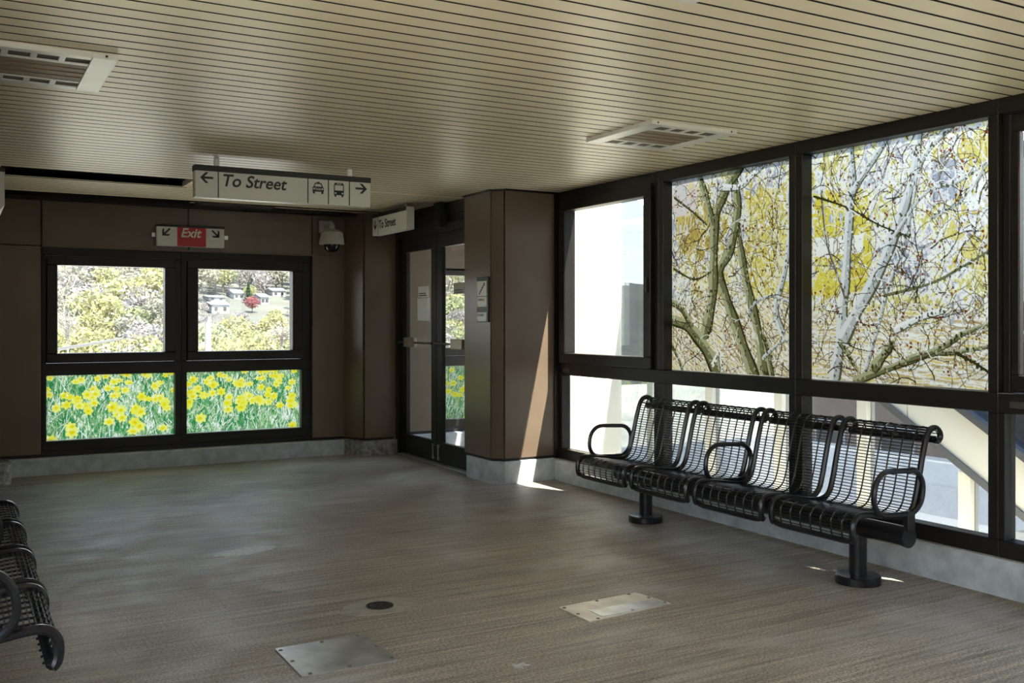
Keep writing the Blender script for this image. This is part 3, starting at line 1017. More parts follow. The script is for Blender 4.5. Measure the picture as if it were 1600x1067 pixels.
def door(n, y0, y1, mirrored, label):
    r = empty('door_%d' % n, label, 'door', (DX, (y0 + y1) / 2, 0.02), kind='structure')
    xa, xb = DX, DX + 0.045
    f = MB()
    f.cbox(xa, xb, y0, y1, 0.022, 0.24, 0.003)
    f.cbox(xa, xb, y0, y1, 2.285, 2.435, 0.003)
    f.cbox(xa, xb, y0, y0 + 0.13, 0.24, 2.285, 0.003)
    f.cbox(xa, xb, y1 - 0.13, y1, 0.24, 2.285, 0.003)
    f.build('leaf_frame', 'bronze', r)
    MB().box(xa + 0.018, xa + 0.026, y0 + 0.13, y1 - 0.13, 0.24, 2.285).build('pane', 'glass_door', r)
    bar = MB()
    bar.tube([(xa - 0.05, y0 + 0.02, 1.275), (xa - 0.05, y1 - 0.02, 1.275)], 0.011, 8)
    bar.box(xa - 0.05, xa, y0 + 0.02, y0 + 0.05, 1.26, 1.29).box(xa - 0.05, xa, y1 - 0.05, y1 - 0.02, 1.26, 1.29)
    br = bar.build('push_bar', 'steel_dark', r)
    c = y0 + (0.62 if mirrored else 0.36)
    c2 = c - 0.18
    MB().cbox(xa - 0.075, xa - 0.03, c2, c2 + 0.26, 1.225, 1.33, 0.006).build('grip_plate', 'grip', br)
    ys = y0 + 0.06 if mirrored else y1 - 0.06
    MB().tube([(xa - 0.012, ys, 0.06), (xa - 0.012, ys, 0.2)], 0.008, 8).cbox(xa - 0.02, xa, ys - 0.012, ys + 0.012, 0.185, 0.215, 0.003).cbox(xa - 0.02, xa, ys - 0.012, ys + 0.012, 0.05, 0.08, 0.003).build('floor_bolt', 'alu', r)
    settle(r)
    return r
d1 = door(1, 9.345, 10.257, True, 'left leaf of the glazed double doors with two paper notices')
d2 = door(2, 8.425, 9.338, False, 'right leaf of the glazed double doors showing daffodils behind')
bx_ = MB().cbox(4.30, 4.385, 9.02, 9.16, 2.47, 2.73, 0.006).build('door_sensor', 'sign_black')
tag(bx_, 'black sensor box hung on the header above the doors', 'sensor')

# ================================================================== OUTDOORS
gr = MB().box(-700, 900, -300, 900, -8.2, -8.0).build('ground', 'ground')
tag(gr, 'pale valley ground outside below the station', 'ground', kind='structure')
pk = MB().box(7, 70, -40, 60, -8.0, -7.96).build('parking_lot', 'asphalt')
tag(pk, 'sunlit grey parking lot beyond the stair enclosure', 'parking lot', kind='structure')

# hillside
def hill_z(x, y):
    t = min(1, max(0, (y - 130) / 290))
    s = t * t * (3 - 2 * t)
    return -8 + 30 * s + 2.2 * math.sin(x * 0.031 + 1) * s + 1.2 * math.sin(x * 0.09 + y * 0.03) * s
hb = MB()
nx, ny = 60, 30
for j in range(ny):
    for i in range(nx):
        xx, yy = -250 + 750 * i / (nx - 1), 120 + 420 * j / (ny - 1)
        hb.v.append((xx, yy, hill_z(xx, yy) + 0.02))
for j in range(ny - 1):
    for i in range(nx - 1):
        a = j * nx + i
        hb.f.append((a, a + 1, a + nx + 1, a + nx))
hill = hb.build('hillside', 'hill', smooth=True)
tag(hill, 'wooded spring hillside across the valley', 'hill', kind='structure')

def tree_mesh(seed, kind):
    """a small far tree: trunk, limbs and crown of loose leaf clumps in one mesh"""
    rng = random.Random(seed)
    m = MB()
    cols = []
    trunk = {'bare': (0.42, 0.38, 0.34), 'white': (0.50, 0.48, 0.46)}.get(kind, (0.30, 0.26, 0.22))
    def add_tube(p, q, r0, r1):
        k = len(m.f)
        m.tube([p, q], [r0, r1], 4, cap=False)
        cols.extend([trunk] * (len(m.f) - k))
    if kind == 'conifer':
        add_tube((0, 0, 0), (0, 0, 0.95), 0.02, 0.006)
    else:
        add_tube((0, 0, 0), (0.01, 0, 0.45), 0.028, 0.018)
        nb = 26 if kind in ('bare', 'white') else 10
        for k in range(nb):
            an, el = rng.uniform(0, 6.28), rng.uniform(0.5, 1.3)
            L = rng.uniform(0.3, 0.55)
            s = Vector((0, 0, rng.uniform(0.22, 0.5)))
            e = s + Vector((math.cos(an) * math.cos(el) * L, math.sin(an) * math.cos(el) * L, math.sin(el) * L))
            add_tube(s, e, 0.012, 0.004)
            if kind in ('bare', 'white'):
                for q in range(4):
                    t = rng.uniform(0.4, 0.95)
                    b = s.lerp(e, t)
                    d = Vector((rng.gauss(0, 1), rng.gauss(0, 1), abs(rng.gauss(0.6, 0.6)))).normalized() * rng.uniform(0.1, 0.2)
                    add_tube(b, b + d, 0.006, 0.002)
    pal = {'yellow': [(0.40, 0.38, 0.17), (0.36, 0.36, 0.18), (0.40, 0.38, 0.22)], 'green': [(0.31, 0.34, 0.18), (0.35, 0.36, 0.20), (0.32, 0.34, 0.22)],
           'olive': [(0.35, 0.33, 0.25), (0.33, 0.32, 0.24), (0.36, 0.35, 0.28)], 'pink': [(0.36, 0.32, 0.30), (0.34, 0.32, 0.30), (0.37, 0.34, 0.32)],
           'bare': [(0.36, 0.34, 0.32)], 'white': [(0.6, 0.58, 0.5)], 'conifer': [(0.07, 0.12, 0.06), (0.10, 0.15, 0.09)], 'red': [(0.34, 0.11, 0.12), (0.38, 0.16, 0.15)]}[kind]
    n = {'bare': 150, 'white': 12, 'conifer': 420}.get(kind, 800)
    for k in range(n):
        if kind == 'conifer':
            z = rng.uniform(0.08, 1.0)
            rr = 0.26 * (1.02 - z) * math.sqrt(rng.random())
            an = rng.uniform(0, 6.28)
            c = Vector((rr * math.cos(an), rr * math.sin(an), z))
            sz = 0.04
        else:
            d = Vector((rng.gauss(0, 1), rng.gauss(0, 1), rng.gauss(0, 1))).normalized() * (rng.random() ** 0.4)
            c = Vector((d.x * 0.42, d.y * 0.42, 0.62 + d.z * 0.36))
            sz = rng.uniform(0.018, 0.045)
        u = Vector((rng.gauss(0, 1), rng.gauss(0, 1), rng.gauss(0, 1))).normalized()
        w = u.cross(Vector((rng.gauss(0, 1), rng.gauss(0, 1), rng.gauss(0, 1)))).normalized()
        i = len(m.v)
        m.v += [tuple(c + u * sz), tuple(c + w * sz), tuple(c - u * sz), tuple(c - w * sz)]
        m.f.append((i, i + 1, i + 2, i + 3))
        cols.append(rng.choice(pal))
    cols = [tuple(c * 0.70 for c in k) for k in cols]
    me = bpy.data.meshes.new('tree_' + kind)
    me.from_pydata(m.v, [], m.f)
    me.update()
    at = me.color_attributes.new('tint', 'FLOAT_COLOR', 'CORNER')
    k = 0
    buf = []
    for p, c in zip(me.polygons, cols):
        buf += list((*c, 1)) * p.loop_total
    at.data.foreach_set('color', buf)
    me.materials.append(M['foliage'])
    return me

TREES = {k: [tree_mesh(100 + 7 * i + hash_, k) for i in range(3)] for hash_, k in enumerate(('yellow', 'green', 'olive', 'pink', 'bare'))}
TL = {'yellow': ('hill_tree', 'yellow green budding tree on the far hillside', 'budding trees on the hillside'),
      'green': ('hill_tree', 'fresh green leafing tree on the far hillside', 'leafing trees on the hillside'),
      'olive': ('hill_tree', 'dull olive tree on the far hillside', 'olive trees on the hillside'),
      'pink': ('hill_tree', 'pinkish grey tree not yet in leaf on the far hillside', 'pinkish trees on the hillside'),
      'bare': ('bare_tree', 'bare grey branched tree on the far hillside', 'bare trees on the hillside')}
KEEP = []
def place_tree(u, v_base, v_top, yd, kind, name, label, seed, wide=1.0):
    yd = yd or px_hill(u, v_base).y
    p, q = px_y(u, v_base, yd), px_y(u, v_top, yd)
    KEEP.append((u - 9, u + 9, v_base, yd))
    o = link(name, tree_mesh(seed, kind))
    h = q.z - p.z
    o.location = p
    o.scale = (h * wide, h * wide, h)
    return tag(o, label, 'tree')
def px_hill(u, v):
    yy = 126.0
    while yy < 520:
        p = px_y(u, v, yy)
        if p.z <= hill_z(p.x, yy):
            return p
        yy += 0.5
    return px_y(u, v, 430)
place_tree(106, 552, 466, 112, 'white', 'sycamore_tree', 'white barked bare tree low in the left end window', 71, 0.8)
place_tree(388, 474, 440, None, 'conifer', 'evergreen_tree', 'dark evergreen standing above the red tree on the hillside', 72, 0.9)
place_tree(394, 489, 462, None, 'red', 'maple_tree', 'wine red maple among the hillside houses', 73, 1.1)
place_tree(440, 552, 500, 60, 'bare', 'bare_sapling', 'bare branching sapling low in the right end window', 74, 1.3)
def house(u0, u1, v_base, v_eave, v_ridge, label, depth=9):
    yd = px_hill((u0 + u1) / 2, v_base).y
    KEEP.append((u0 - 3, u1 + 3, v_base, yd))
    a, b = px_y(u0, v_base, yd), px_y(u1, v_base, yd)
    ze, zr = px_y(u0, v_eave, yd).z, px_y(u0, v_ridge, yd).z
    r = empty('house', label, 'house', ((a.x + b.x) / 2, yd, a.z), 'houses on the hillside')
    MB().box(a.x, b.x, yd, yd + depth, a.z - 4, ze).build('wall', 'house_white', r)
    MB().extrude([(a.x - 0.3, yd - 0.3, ze), (a.x - 0.3, yd + depth + 0.3, ze), (a.x - 0.3, yd + depth / 2, zr)], (b.x - a.x + 0.6, 0, 0)).build('roof', 'roofing', r)
    n = max(2, int((b.x - a.x) / 2.2))
    for k in range(n):
        x = a.x + (b.x - a.x) * (k + 0.5) / n
        MB().box(x - 0.4, x + 0.4, yd - 0.1, yd, a.z + (ze - a.z) * 0.35, a.z + (ze - a.z) * 0.75).build('window', 'steel_dark', r)
    settle(r)
house(331, 358, 490, 476, 471, 'white house left of the red maple on the hillside')
house(326, 352, 470, 464, 461, 'long low white house behind the other hillside houses')
house(366, 381, 468, 458, 452, 'small white house left of the evergreen on the hillside')
house(408, 420, 476, 464, 458, 'narrow white house right of the red maple')
house(426, 446, 464, 454, 449, 'white house half hidden by trees at the right')
def hides(xx, yy, h):
    fw = xx * math.sin(YAW) + yy * math.cos(YAW)
    u = 800 + F_PX * (xx * math.cos(YAW) - yy * math.sin(YAW)) / fw
    v = HZ - F_PX * (hill_z(xx, yy) + h - CAM_H) / fw
    r = F_PX * 0.22 * h / fw
    return any(k[0] - r < u < k[1] + r and yy < k[3] + 3 and v < k[2] - 3 for k in KEEP)
rng = random.Random(4)
count = 0
tries = 0
placed = []
while count < 294 and tries < 12000:
    tries += 1
    yy = rng.uniform(128, 440) if rng.random() < 0.85 else rng.uniform(128, 200)
    rt = rng.uniform(0.068, 0.335) if rng.random() < 0.88 else rng.uniform(0.45, 0.56)
    xx = yy * rt
    if any((xx - a) ** 2 + (yy - b) ** 2 < (5.2 + 0.006 * yy) ** 2 for a, b in placed):
        continue
    low = yy < 190
    sc = rng.uniform(8.5, 13) if not low else rng.uniform(6.5, 9.5)
    if hides(xx, yy, sc):
        sc *= 0.4
        if hides(xx, yy, sc):
            continue
    placed.append((xx, yy))
    kd = rng.choices(('yellow', 'green', 'olive', 'pink', 'bare'), (5, 2, 1, 0.6, 0.8) if low else (2.0, 1.4, 2.2, 2.2, 2.4))[0]
    nm, lb, gp = TL[kd]
    o = link(nm, rng.choice(TREES[kd]))
    o.location = (xx, yy, hill_z(xx, yy) - 0.3)
    o.scale = (sc * rng.uniform(0.9, 1.25), sc * rng.uniform(0.9, 1.25), sc)
    o.rotation_euler = (0, 0, rng.uniform(0, 6.28))
    tag(o, lb, 'tree', gp)
    count += 1
# the rest of the wood to both sides of what the windows show
wv, wf, wc, off, side = [], [], [], 0, []
MD = {}
for kd in TREES:
    for me in TREES[kd]:
        co = np.empty(len(me.vertices) * 3, np.float32)
        me.vertices.foreach_get('co', co)
        vi = np.array([list(p.vertices) for p in me.polygons if p.loop_total == 4], np.int32)
        cl = np.empty(len(me.loops) * 4, np.float32)
        me.color_attributes['tint'].data.foreach_get('color', cl)
        st_ = np.array([p.loop_start for p in me.polygons if p.loop_total == 4])
        MD[me.name] = (co.reshape(-1, 3), vi, cl.reshape(-1, 4)[st_])
tries = 0
while len(side) < 170 and tries < 9000:
    tries += 1
    yy = rng.uniform(128, 430)
    rt = rng.choice([rng.uniform(-0.05, 0.066), rng.uniform(0.338, 0.45)])
    xx = yy * rt
    if any((xx - a) ** 2 + (yy - b) ** 2 < 42 for a, b in side):
        continue
    side.append((xx, yy))
    co, vi, cl = MD[rng.choice(TREES[rng.choice(('yellow', 'green', 'olive', 'pink', 'bare'))]).name]
    sc = rng.uniform(8, 12)
    wv.append(co * sc + np.array([xx, yy, hill_z(xx, yy) - 0.3], np.float32))
    wf.append(vi + off)
    wc.append(cl)
    off += len(co)
wv, wf, wc = np.concatenate(wv), np.concatenate(wf), np.concatenate(wc)
wm_ = bpy.data.meshes.new('woodland')
wm_.vertices.add(len(wv))
wm_.vertices.foreach_set('co', wv.reshape(-1))
wm_.loops.add(wf.size)
wm_.loops.foreach_set('vertex_index', wf.reshape(-1))
wm_.polygons.add(len(wf))
wm_.polygons.foreach_set('loop_start', np.arange(0, wf.size, 4, dtype=np.int32))
wm_.update(calc_edges=True)
wa = wm_.color_attributes.new('tint', 'FLOAT_COLOR', 'CORNER')
wa.data.foreach_set('color', np.repeat(wc, 4, axis=0).reshape(-1))
wm_.materials.append(M['foliage'])
tag(link('woodland', wm_), 'spring woodland continuing along the hillside to both sides', 'woodland', kind='stuff')
# utility pole with crossarm and wire
pt = px_y(325, 494, 58)
up_ = empty('utility_pole', 'weathered utility pole with tilted crossarm in the right end window', 'utility pole', (pt.x, 58, -8))
MB().tube([(pt.x, 58, -8), (pt.x, 58, pt.z)], [0.24, 0.18], 10).build('pole', 'wood_pole', up_, smooth=True)
a, b = px_y(311, 503, 57.2), px_y(342, 489, 59.0)
MB().tube([a, b], 0.10, 4).build('crossarm', 'steel_dark', up_)
for t in (0.08, 0.3, 0.7, 0.92):
    c = a.lerp(b, t)
    MB().cyl((c.x, c.y, c.z + 0.05), 0.05, 0.16, 8).build('insulator', 'grey_metal', up_)
settle(up_)
w0, w1 = px_y(330, 492, 58.5), px_y(84, 546, 40)
wm = (w0 + w1) / 2 - Vector((0, 0, 0.25))
tag(MB().tube(smooth_path([w0, wm, w1], 8), 0.022, 5).build('power_line', 'steel_dark'), 'black power line sagging from the utility pole to the left', 'cable')
g0, g1 = px_y(86, 549, 96), px_y(190, 531, 112)
gl_ = MB()
gl_.extrude([g0, g1, g1 + Vector((0, 0, 0.28)), g0 + Vector((0, 0, 0.28))], (0, 0.15, 0))
for t in (0.03, 0.97):
    c = g0.lerp(g1, t)
    gl_.box(c.x - 0.05, c.x + 0.05, c.y + 0.15, c.y + 0.25, -8, c.z + 0.25)
tag(gl_.build('guard_rail', 'grey_metal'), 'pale road guard rail below the hillside in the left end window', 'guard rail')

# stair enclosure descending beside the right wall
SXE = 6.5
se = empty('stair_enclosure', 'cream and glass stair enclosure sloping down outside the right windows', 'stair', (SXE, 4.0, -8))
def zline(y):
    return 0.874 + 0.605 * (y - 5.311)
for k in range(9):
    ya, yb = -1.6 + 1.12 * k, -1.6 + 1.12 * (k + 1) - 0.012
    MB().extrude([(SXE, ya, zline(ya)), (SXE, yb, zline(yb)), (SXE, yb, zline(yb) + 0.36), (SXE, ya, zline(ya) + 0.36)], (0.09, 0, 0)).build('sloping_panel', 'cream_wall', se)
def rail(dz0, dz1, dx0, dx1, name, m, y0=-1.6, y1=8.46):
    MB().extrude([(SXE + dx0, y0, zline(y0) + dz0), (SXE + dx0, y1, zline(y1) + dz0), (SXE + dx0, y1, zline(y1) + dz1), (SXE + dx0, y0, zline(y0) + dz1)], (dx1 - dx0, 0, 0)).build(name, m, se)
rail(0.36, 0.42, -0.03, 0.12, 'coping_rail', 'grey_metal')
rail(-0.06, 0.0, -0.02, 0.11, 'lower_rail', 'grey_metal')
rail(2.5, 2.62, -0.1, 1.9, 'roof', 'grey_metal')
py = 0.85
while py < 8.5:
    MB().box(SXE - 0.01, SXE + 0.09, py - 0.05, py + 0.05, -8, zline(py) - 0.06).build('post', 'cream_wall', se)
    MB().box(SXE, SXE + 0.06, py - 0.03, py + 0.03, zline(py) + 0.42, zline(py) + 2.5).build('mullion', 'grey_metal', se)
    q = py + 0.94
    MB().extrude([(SXE + 0.04, py + 0.05, -3.2), (SXE + 0.04, q - 0.05, -3.2), (SXE + 0.04, q - 0.05, zline(q - 0.05) - 0.06), (SXE + 0.04, py + 0.05, zline(py + 0.05) - 0.06)], (0.008, 0, 0)).build('lower_glass', 'glass_blue', se)
    MB().extrude([(SXE + 0.03, py + 0.03, zline(py) + 0.44), (SXE + 0.03, q - 0.03, zline(q) + 0.4), (SXE + 0.03, q - 0.03, zline(q) + 2.5), (SXE + 0.03, py + 0.03, zline(py) + 2.48)], (0.008, 0, 0)).build('upper_glass', 'glass_roof', se)
    py += 0.94
MB().box(SXE - 0.02, SXE + 0.1, -1.6, 8.4, -3.3, -3.2).build('bottom_rail', 'grey_metal', se)
MB().box(SXE + 0.0, SXE + 1.8, -1.6, 8.5, -8, -3.3).build('plinth_wall', 'cream_wall', se)
settle(se)
# brick building and a flat roofed shed across the lot
bb = empty('brick_building', 'brown brick building across the parking lot', 'building', (46, 22, -8))
MB().box(40, 56, 8, 40, -8, 0.6).build('wall', 'brick', bb)
MB().box(39.8, 56.2, 7.8, 40.2, 0.6, 1.0).build('parapet', 'house_white', bb)
for k in range(7):
    for z in (-5.5, -1.6):
        f_ = MB().box(39.9, 40.0, 10 + k * 4.2, 12 + k * 4.2, z, z + 1.9).build('window', 'house_white', bb)
        MB().box(39.86, 39.9, 10.12 + k * 4.2, 11.88 + k * 4.2, z + 0.12, z + 1.78).build('pane', 'steel_dark', f_)
settle(bb)
sh = empty('flat_roof_shed', 'low white flat roofed shed beside the parking lot', 'shed', (24, 20, -8))
MB().box(20, 30, 14, 30, -8, -3.6).build('wall', 'house_white', sh)
MB().box(19.7, 30.3, 13.7, 30.3, -3.6, -3.3).build('roof', 'grey_metal', sh)
settle(sh)

# ================================================================== BENCHES
PROF = [(0.045, 0.335), (0.012, 0.345), (0.0, 0.385), (0.005, 0.435), (0.035, 0.468), (0.09, 0.474), (0.22, 0.456), (0.34, 0.438), (0.42, 0.440), (0.475, 0.475),
        (0.505, 0.55), (0.530, 0.65), (0.555, 0.75), (0.585, 0.845), (0.615, 0.893), (0.660, 0.907), (0.700, 0.885), (0.708, 0.850), (0.685, 0.828), (0.66, 0.84)]
SEAT_W, SEAT_P = 0.592, 0.675
def resample(P, step):
    P = [Vector(p) for p in P]
    out, acc = [P[0]], 0.0
    for a, b in zip(P, P[1:]):
        L = (b - a).length
        d = step - acc
        while d <= L:
            out.append(a.lerp(b, d / L))
            d += step
        acc = (acc + L) % step if L + acc >= step else acc + L
    return out
prof = smooth_path([(d, 0, z) for d, z in PROF], 5)
TR = 0.0175
def seat_meshes():
    w = SEAT_W / 2
    fr = MB()
    # one tube frame: up one side, across the rolled end, and back; the front foot is closed with rounded corners
    body = prof[3:]
    for s in (-1, 1):
        pts = [(p.x, s * w, p.z) for p in body]
        lead = [(0.02, s * (w - 0.07), 0.333), (0.018, s * (w - 0.03), 0.338), (0.010, s * (w - 0.008), 0.352)]
        fr.tube(lead + pts, TR, 8)
    fr.tube([(0.02, -w + 0.07, 0.333), (0.02, w - 0.07, 0.333)], TR, 8)
    end = prof[-1]
    fr.tube([(end.x, -w, end.z), (end.x, w, end.z)], 0.021, 10)
    frame = fr.mesh('seat', 'black_coat', True)
    gr_ = MB()
    rs = resample(prof, 0.0185)
    for p in rs[1:]:
        hw = w - 0.06 if (p.z < 0.352 and p.x < 0.1) else w
        gr_.tube([(p.x, -hw, p.z), (p.x, hw, p.z)], 0.0034, 4, cap=False)
    n = 8
    for k in range(1, n):
        yy = -w + SEAT_W * k / n
        gr_.tube([(p.x, yy, p.z) for p in prof[::2]], 0.0050, 5, cap=False)
    grid = gr_.mesh('wire_grid', 'black_coat')
    zz = MB()
    # zigzag wire bracing the rolled top
    top = prof[-26]
    pts = []
    m = 16
    for k in range(m + 1):
        yy = -w + 0.02 + (SEAT_W - 0.04) * k / m
        pts.append((0.603, yy, 0.862) if k % 2 else (0.652, yy, 0.836))
    zz.tube(pts, 0.006, 5)
    zz.tube([(0.600, -w, 0.866), (0.600, w, 0.866)], 0.006, 5)
    br = MB()
    br.cbox(0.17, 0.33, -0.05, 0.05, 0.385, 0.435, 0.006)
    for yy in (-0.03, 0.03):
        br.tube([(0.19, yy, 0.41), (0.155, yy, 0.41)], 0.011, 8)
    return frame, grid, zz.mesh('zigzag_brace', 'black_coat'), br.mesh('seat_bracket', 'black_coat')
SEAT = seat_meshes()
def arm_mesh():
    # closed loop in the x-z plane, local to the seat depth
    pts = []
    cx, cz, hx, hz, r = 0.325, 0.575, 0.195, 0.118, 0.105
    for qx, qz, a0 in ((1, 1, 0), (-1, 1, 90), (-1, -1, 180), (1, -1, 270)):
        for k in range(7):
            an = math.radians(a0 + 15 * k)
            x = cx + qx * (hx - r) + r * math.cos(an)
            z = cz + qz * (hz - r) + r * math.sin(an)
            pts.append((x + 0.12 * (z - cz), 0, z - 0.05 * (x - cx)))
    return MB().tube(pts, 0.0155, 8, closed=True).mesh('armrest', 'black_coat', True)
ARM = arm_mesh()
def make_bench(label, x_front, y_mid, flip):
    """depth axis runs from the seat front (local x = 0) to the back; flip turns it round"""
    b = empty('bench', label, 'bench', (x_front, y_mid, 0), 'four seat black wire benches')
    if flip:
        b.rotation_euler = (0, 0, math.pi)
    bx = 0.41
    half = SEAT_P * 2
    bm_ = MB().tube([(bx, -half + 0.02, 0.325), (bx, half - 0.02, 0.325)], 0.056, 20)
    for s in (-1, 1):
        bm_.tube([(bx, s * (half - 0.03), 0.325), (bx, s * (half - 0.012), 0.325)], 0.060, 20)
    bm_.build('beam', 'black_coat', b, True)
    for yy in (-0.99, 1.0):
        MB().cyl((bx, yy, 0.03), 0.05, 0.27, 20).build('post', 'black_coat', b, True)
        MB().lathe((bx, yy, 0), [(0.128, 0), (0.128, 0.04), (0.122, 0.047), (0.055, 0.05)], 32).build('base_plate', 'black_coat', b, True)
    for k in range(4):
        s = link('seat', SEAT[0], b)
        s.location = (0, -1.5 * SEAT_P + k * SEAT_P, 0)
        link('wire_grid', SEAT[1], s)
        link('zigzag_brace', SEAT[2], s)
        link('seat_bracket', SEAT[3], s)
    for yy in (-half + 0.012, 0.0, half - 0.012):
        a = link('armrest', ARM, b)
        a.location = (0, yy, 0)
        MB().cbox(bx - 0.03, bx + 0.03, yy - 0.018, yy + 0.018, 0.36, 0.47, 0.005).build('arm_bracket', 'black_coat', b)
    return b
make_bench('black wire bench with four seats under the tree windows', 4.115, 4.885, False)
make_bench('black wire bench cut off by the left edge of the picture', 0.305, 4.92, True)

# ================================================================== SIGNS
def arrow_pts(c, ang, s):
    """bold arrow outline pieces: shaft + two barbs, as quads in 2D around c; ang = pointing direction"""
    ca, sa = math.cos(ang), math.sin(ang)
    def R(x, y):
        return (c[0] + s * (x * ca - y * sa), c[1] + s * (x * sa + y * ca))
    t = 0.17
    shaft = [R(-0.5, -t / 2), R(0.38, -t / 2), R(0.38, t / 2), R(-0.5, t / 2)]
    b1 = [R(0.52, 0.0), R(0.11, 0.42), R(-0.14, 0.42), R(0.28, 0.0)]
    b2 = [R(0.52, 0.0), R(0.28, 0.0), R(-0.14, -0.42), R(0.11, -0.42)]
    return [shaft, b1, b2]

def decal(name, polys, to3, nrm, mat, parent, d=0.0016):
    m = MB()
    for p in polys:
        m.extrude([to3(*q) for q in p], tuple(Vector(nrm) * d))
    return m.build(name, mat, parent)

def rect(x0, x1, z0, z1):
    return [(x0, z0), (x1, z0), (x1, z1), (x0, z1)]

def circ(x, z, r, n=12):
    return [(x + r * math.cos(2 * math.pi * k / n), z + r * math.sin(2 * math.pi * k / n)) for k in range(n)]

# long hanging sign
SX0, SX1, SZ0, SZ1, SY = 1.546, 2.926, 2.428, 2.667, 7.43
s1 = empty('hanging_sign', 'long hanging sign reading To Street with taxi and bus symbols', 'sign', ((SX0 + SX1) / 2, SY, SZ0))
MB().cbox(SX0, SX1, SY, SY + 0.09, SZ0, SZ1, 0.004).build('cabinet', 'sign_white', s1)
MB().cbox(SX0 - 0.003, SX1 + 0.003, SY - 0.004, SY + 0.094, SZ1 - 0.042, SZ1 + 0.002, 0.002).build('top_band', 'sign_black', s1)
f3 = lambda x, z: (x, SY - 0.0005, z)
N1 = (0, -1, 0)
for x in (1.714, 2.404, 2.571, 2.746):
    decal('divider', [rect(x - 0.004, x + 0.004, SZ0 + 0.005, SZ1 - 0.042)], f3, N1, 'sign_black', s1)
decal('arrow_mark', arrow_pts((1.63, 2.575), math.pi, 0.095), f3, N1, 'sign_black', s1)
decal('arrow_mark', arrow_pts((2.845, 2.575), 0, 0.095), f3, N1, 'sign_black', s1)
text_mesh('lettering', 'To Street', 0.128, 'sign_black', s1, (1.735, SY - 0.001, 2.522), (1, 0, 0), (0, 0, 1), 0.22, 0.0022, 0.98)
tx, tz = 2.487, 2.555
decal('taxi_symbol', [
    [(tx - 0.046, tz - 0.028), (tx + 0.046, tz - 0.028), (tx + 0.046, tz + 0.004), (tx + 0.036, tz + 0.012), (tx - 0.036, tz + 0.012), (tx - 0.046, tz + 0.004)],
    rect(tx - 0.042, tx - 0.026, tz - 0.044, tz - 0.026), rect(tx + 0.026, tx + 0.042, tz - 0.044, tz - 0.026),
    [(tx - 0.038, tz + 0.01), (tx - 0.030, tz + 0.01), (tx - 0.021, tz + 0.034), (tx - 0.027, tz + 0.040)],
    [(tx + 0.030, tz + 0.01), (tx + 0.038, tz + 0.01), (tx + 0.027, tz + 0.040), (tx + 0.021, tz + 0.034)],
    rect(tx - 0.027, tx + 0.027, tz + 0.033, tz + 0.041), rect(tx - 0.012, tx + 0.012, tz + 0.041, tz + 0.049)], f3, N1, 'sign_black', s1)
decal('headlamp', [circ(tx - 0.034, tz - 0.006, 0.007), circ(tx + 0.034, tz - 0.006, 0.007)], lambda x, z: (x, SY - 0.0022, z), N1, 'sign_white', s1)
text_mesh('lettering', 'TAXI', 0.024, 'sign_white', s1, (tx - 0.025, SY - 0.0026, tz - 0.016), (1, 0, 0), (0, 0, 1), 0, 0.0003, 0.9, 0.0006)
tx, tz = 2.658, 2.555
decal('bus_symbol', [rect(tx - 0.041, tx + 0.041, tz - 0.044, tz - 0.008), rect(tx - 0.041, tx - 0.034, tz - 0.01, tz + 0.04), rect(tx + 0.034, tx + 0.041, tz - 0.01, tz + 0.04),
                     [(tx - 0.040, tz + 0.034), (tx + 0.040, tz + 0.034), (tx + 0.034, tz + 0.053), (tx - 0.034, tz + 0.053)],
                     rect(tx - 0.036, tx - 0.022, tz - 0.058, tz - 0.042), rect(tx + 0.022, tx + 0.036, tz - 0.058, tz - 0.042)], f3, N1, 'sign_black', s1)
decal('headlamp', [circ(tx - 0.029, tz - 0.03, 0.007), circ(tx + 0.029, tz - 0.03, 0.007), rect(tx - 0.02, tx + 0.02, tz + 0.042, tz + 0.047)], lambda x, z: (x, SY - 0.0022, z), N1, 'sign_white', s1)
for x in (1.711, 2.763):
    MB().cbox(x - 0.018, x + 0.018, SY + 0.03, SY + 0.06, SZ1, ZC, 0.002).build('hanger', 'alu', s1)
settle(s1)

# short sign hanging in front of the doors, facing the hall
s2 = empty('hanging_sign', 'short hanging sign reading To Street in front of the doors', 'sign', (4.02, 9.68, 2.46))
SXX = 4.02
MB().cbox(SXX, SXX + 0.09, 9.215, 10.15, 2.455, 2.688, 0.004).build('cabinet', 'sign_white', s2)
MB().cbox(SXX - 0.004, SXX + 0.094, 9.225, 10.153, 2.648, 2.690, 0.002).build('top_band', 'sign_black', s2)
g3 = lambda t, z: (SXX - 0.0005, 10.15 - t, z)
decal('divider', [rect(0.166, 0.174, 2.458, 2.648)], g3, (-1, 0, 0), 'sign_black', s2)
decal('arrow_mark', arrow_pts((0.085, 2.565), -math.pi / 2, 0.10), g3, (-1, 0, 0), 'sign_black', s2)
text_mesh('lettering', 'To Street', 0.128, 'sign_black', s2, (SXX - 0.001, 10.15 - 0.19, 2.52), (0, -1, 0), (0, 0, 1), 0.0, 0.0016, 0.93)
for yy in (9.35, 9.90):
    MB().cbox(SXX + 0.03, SXX + 0.06, yy - 0.018, yy + 0.018, 2.69, ZC, 0.002).build('hanger', 'alu', s2)
settle(s2)

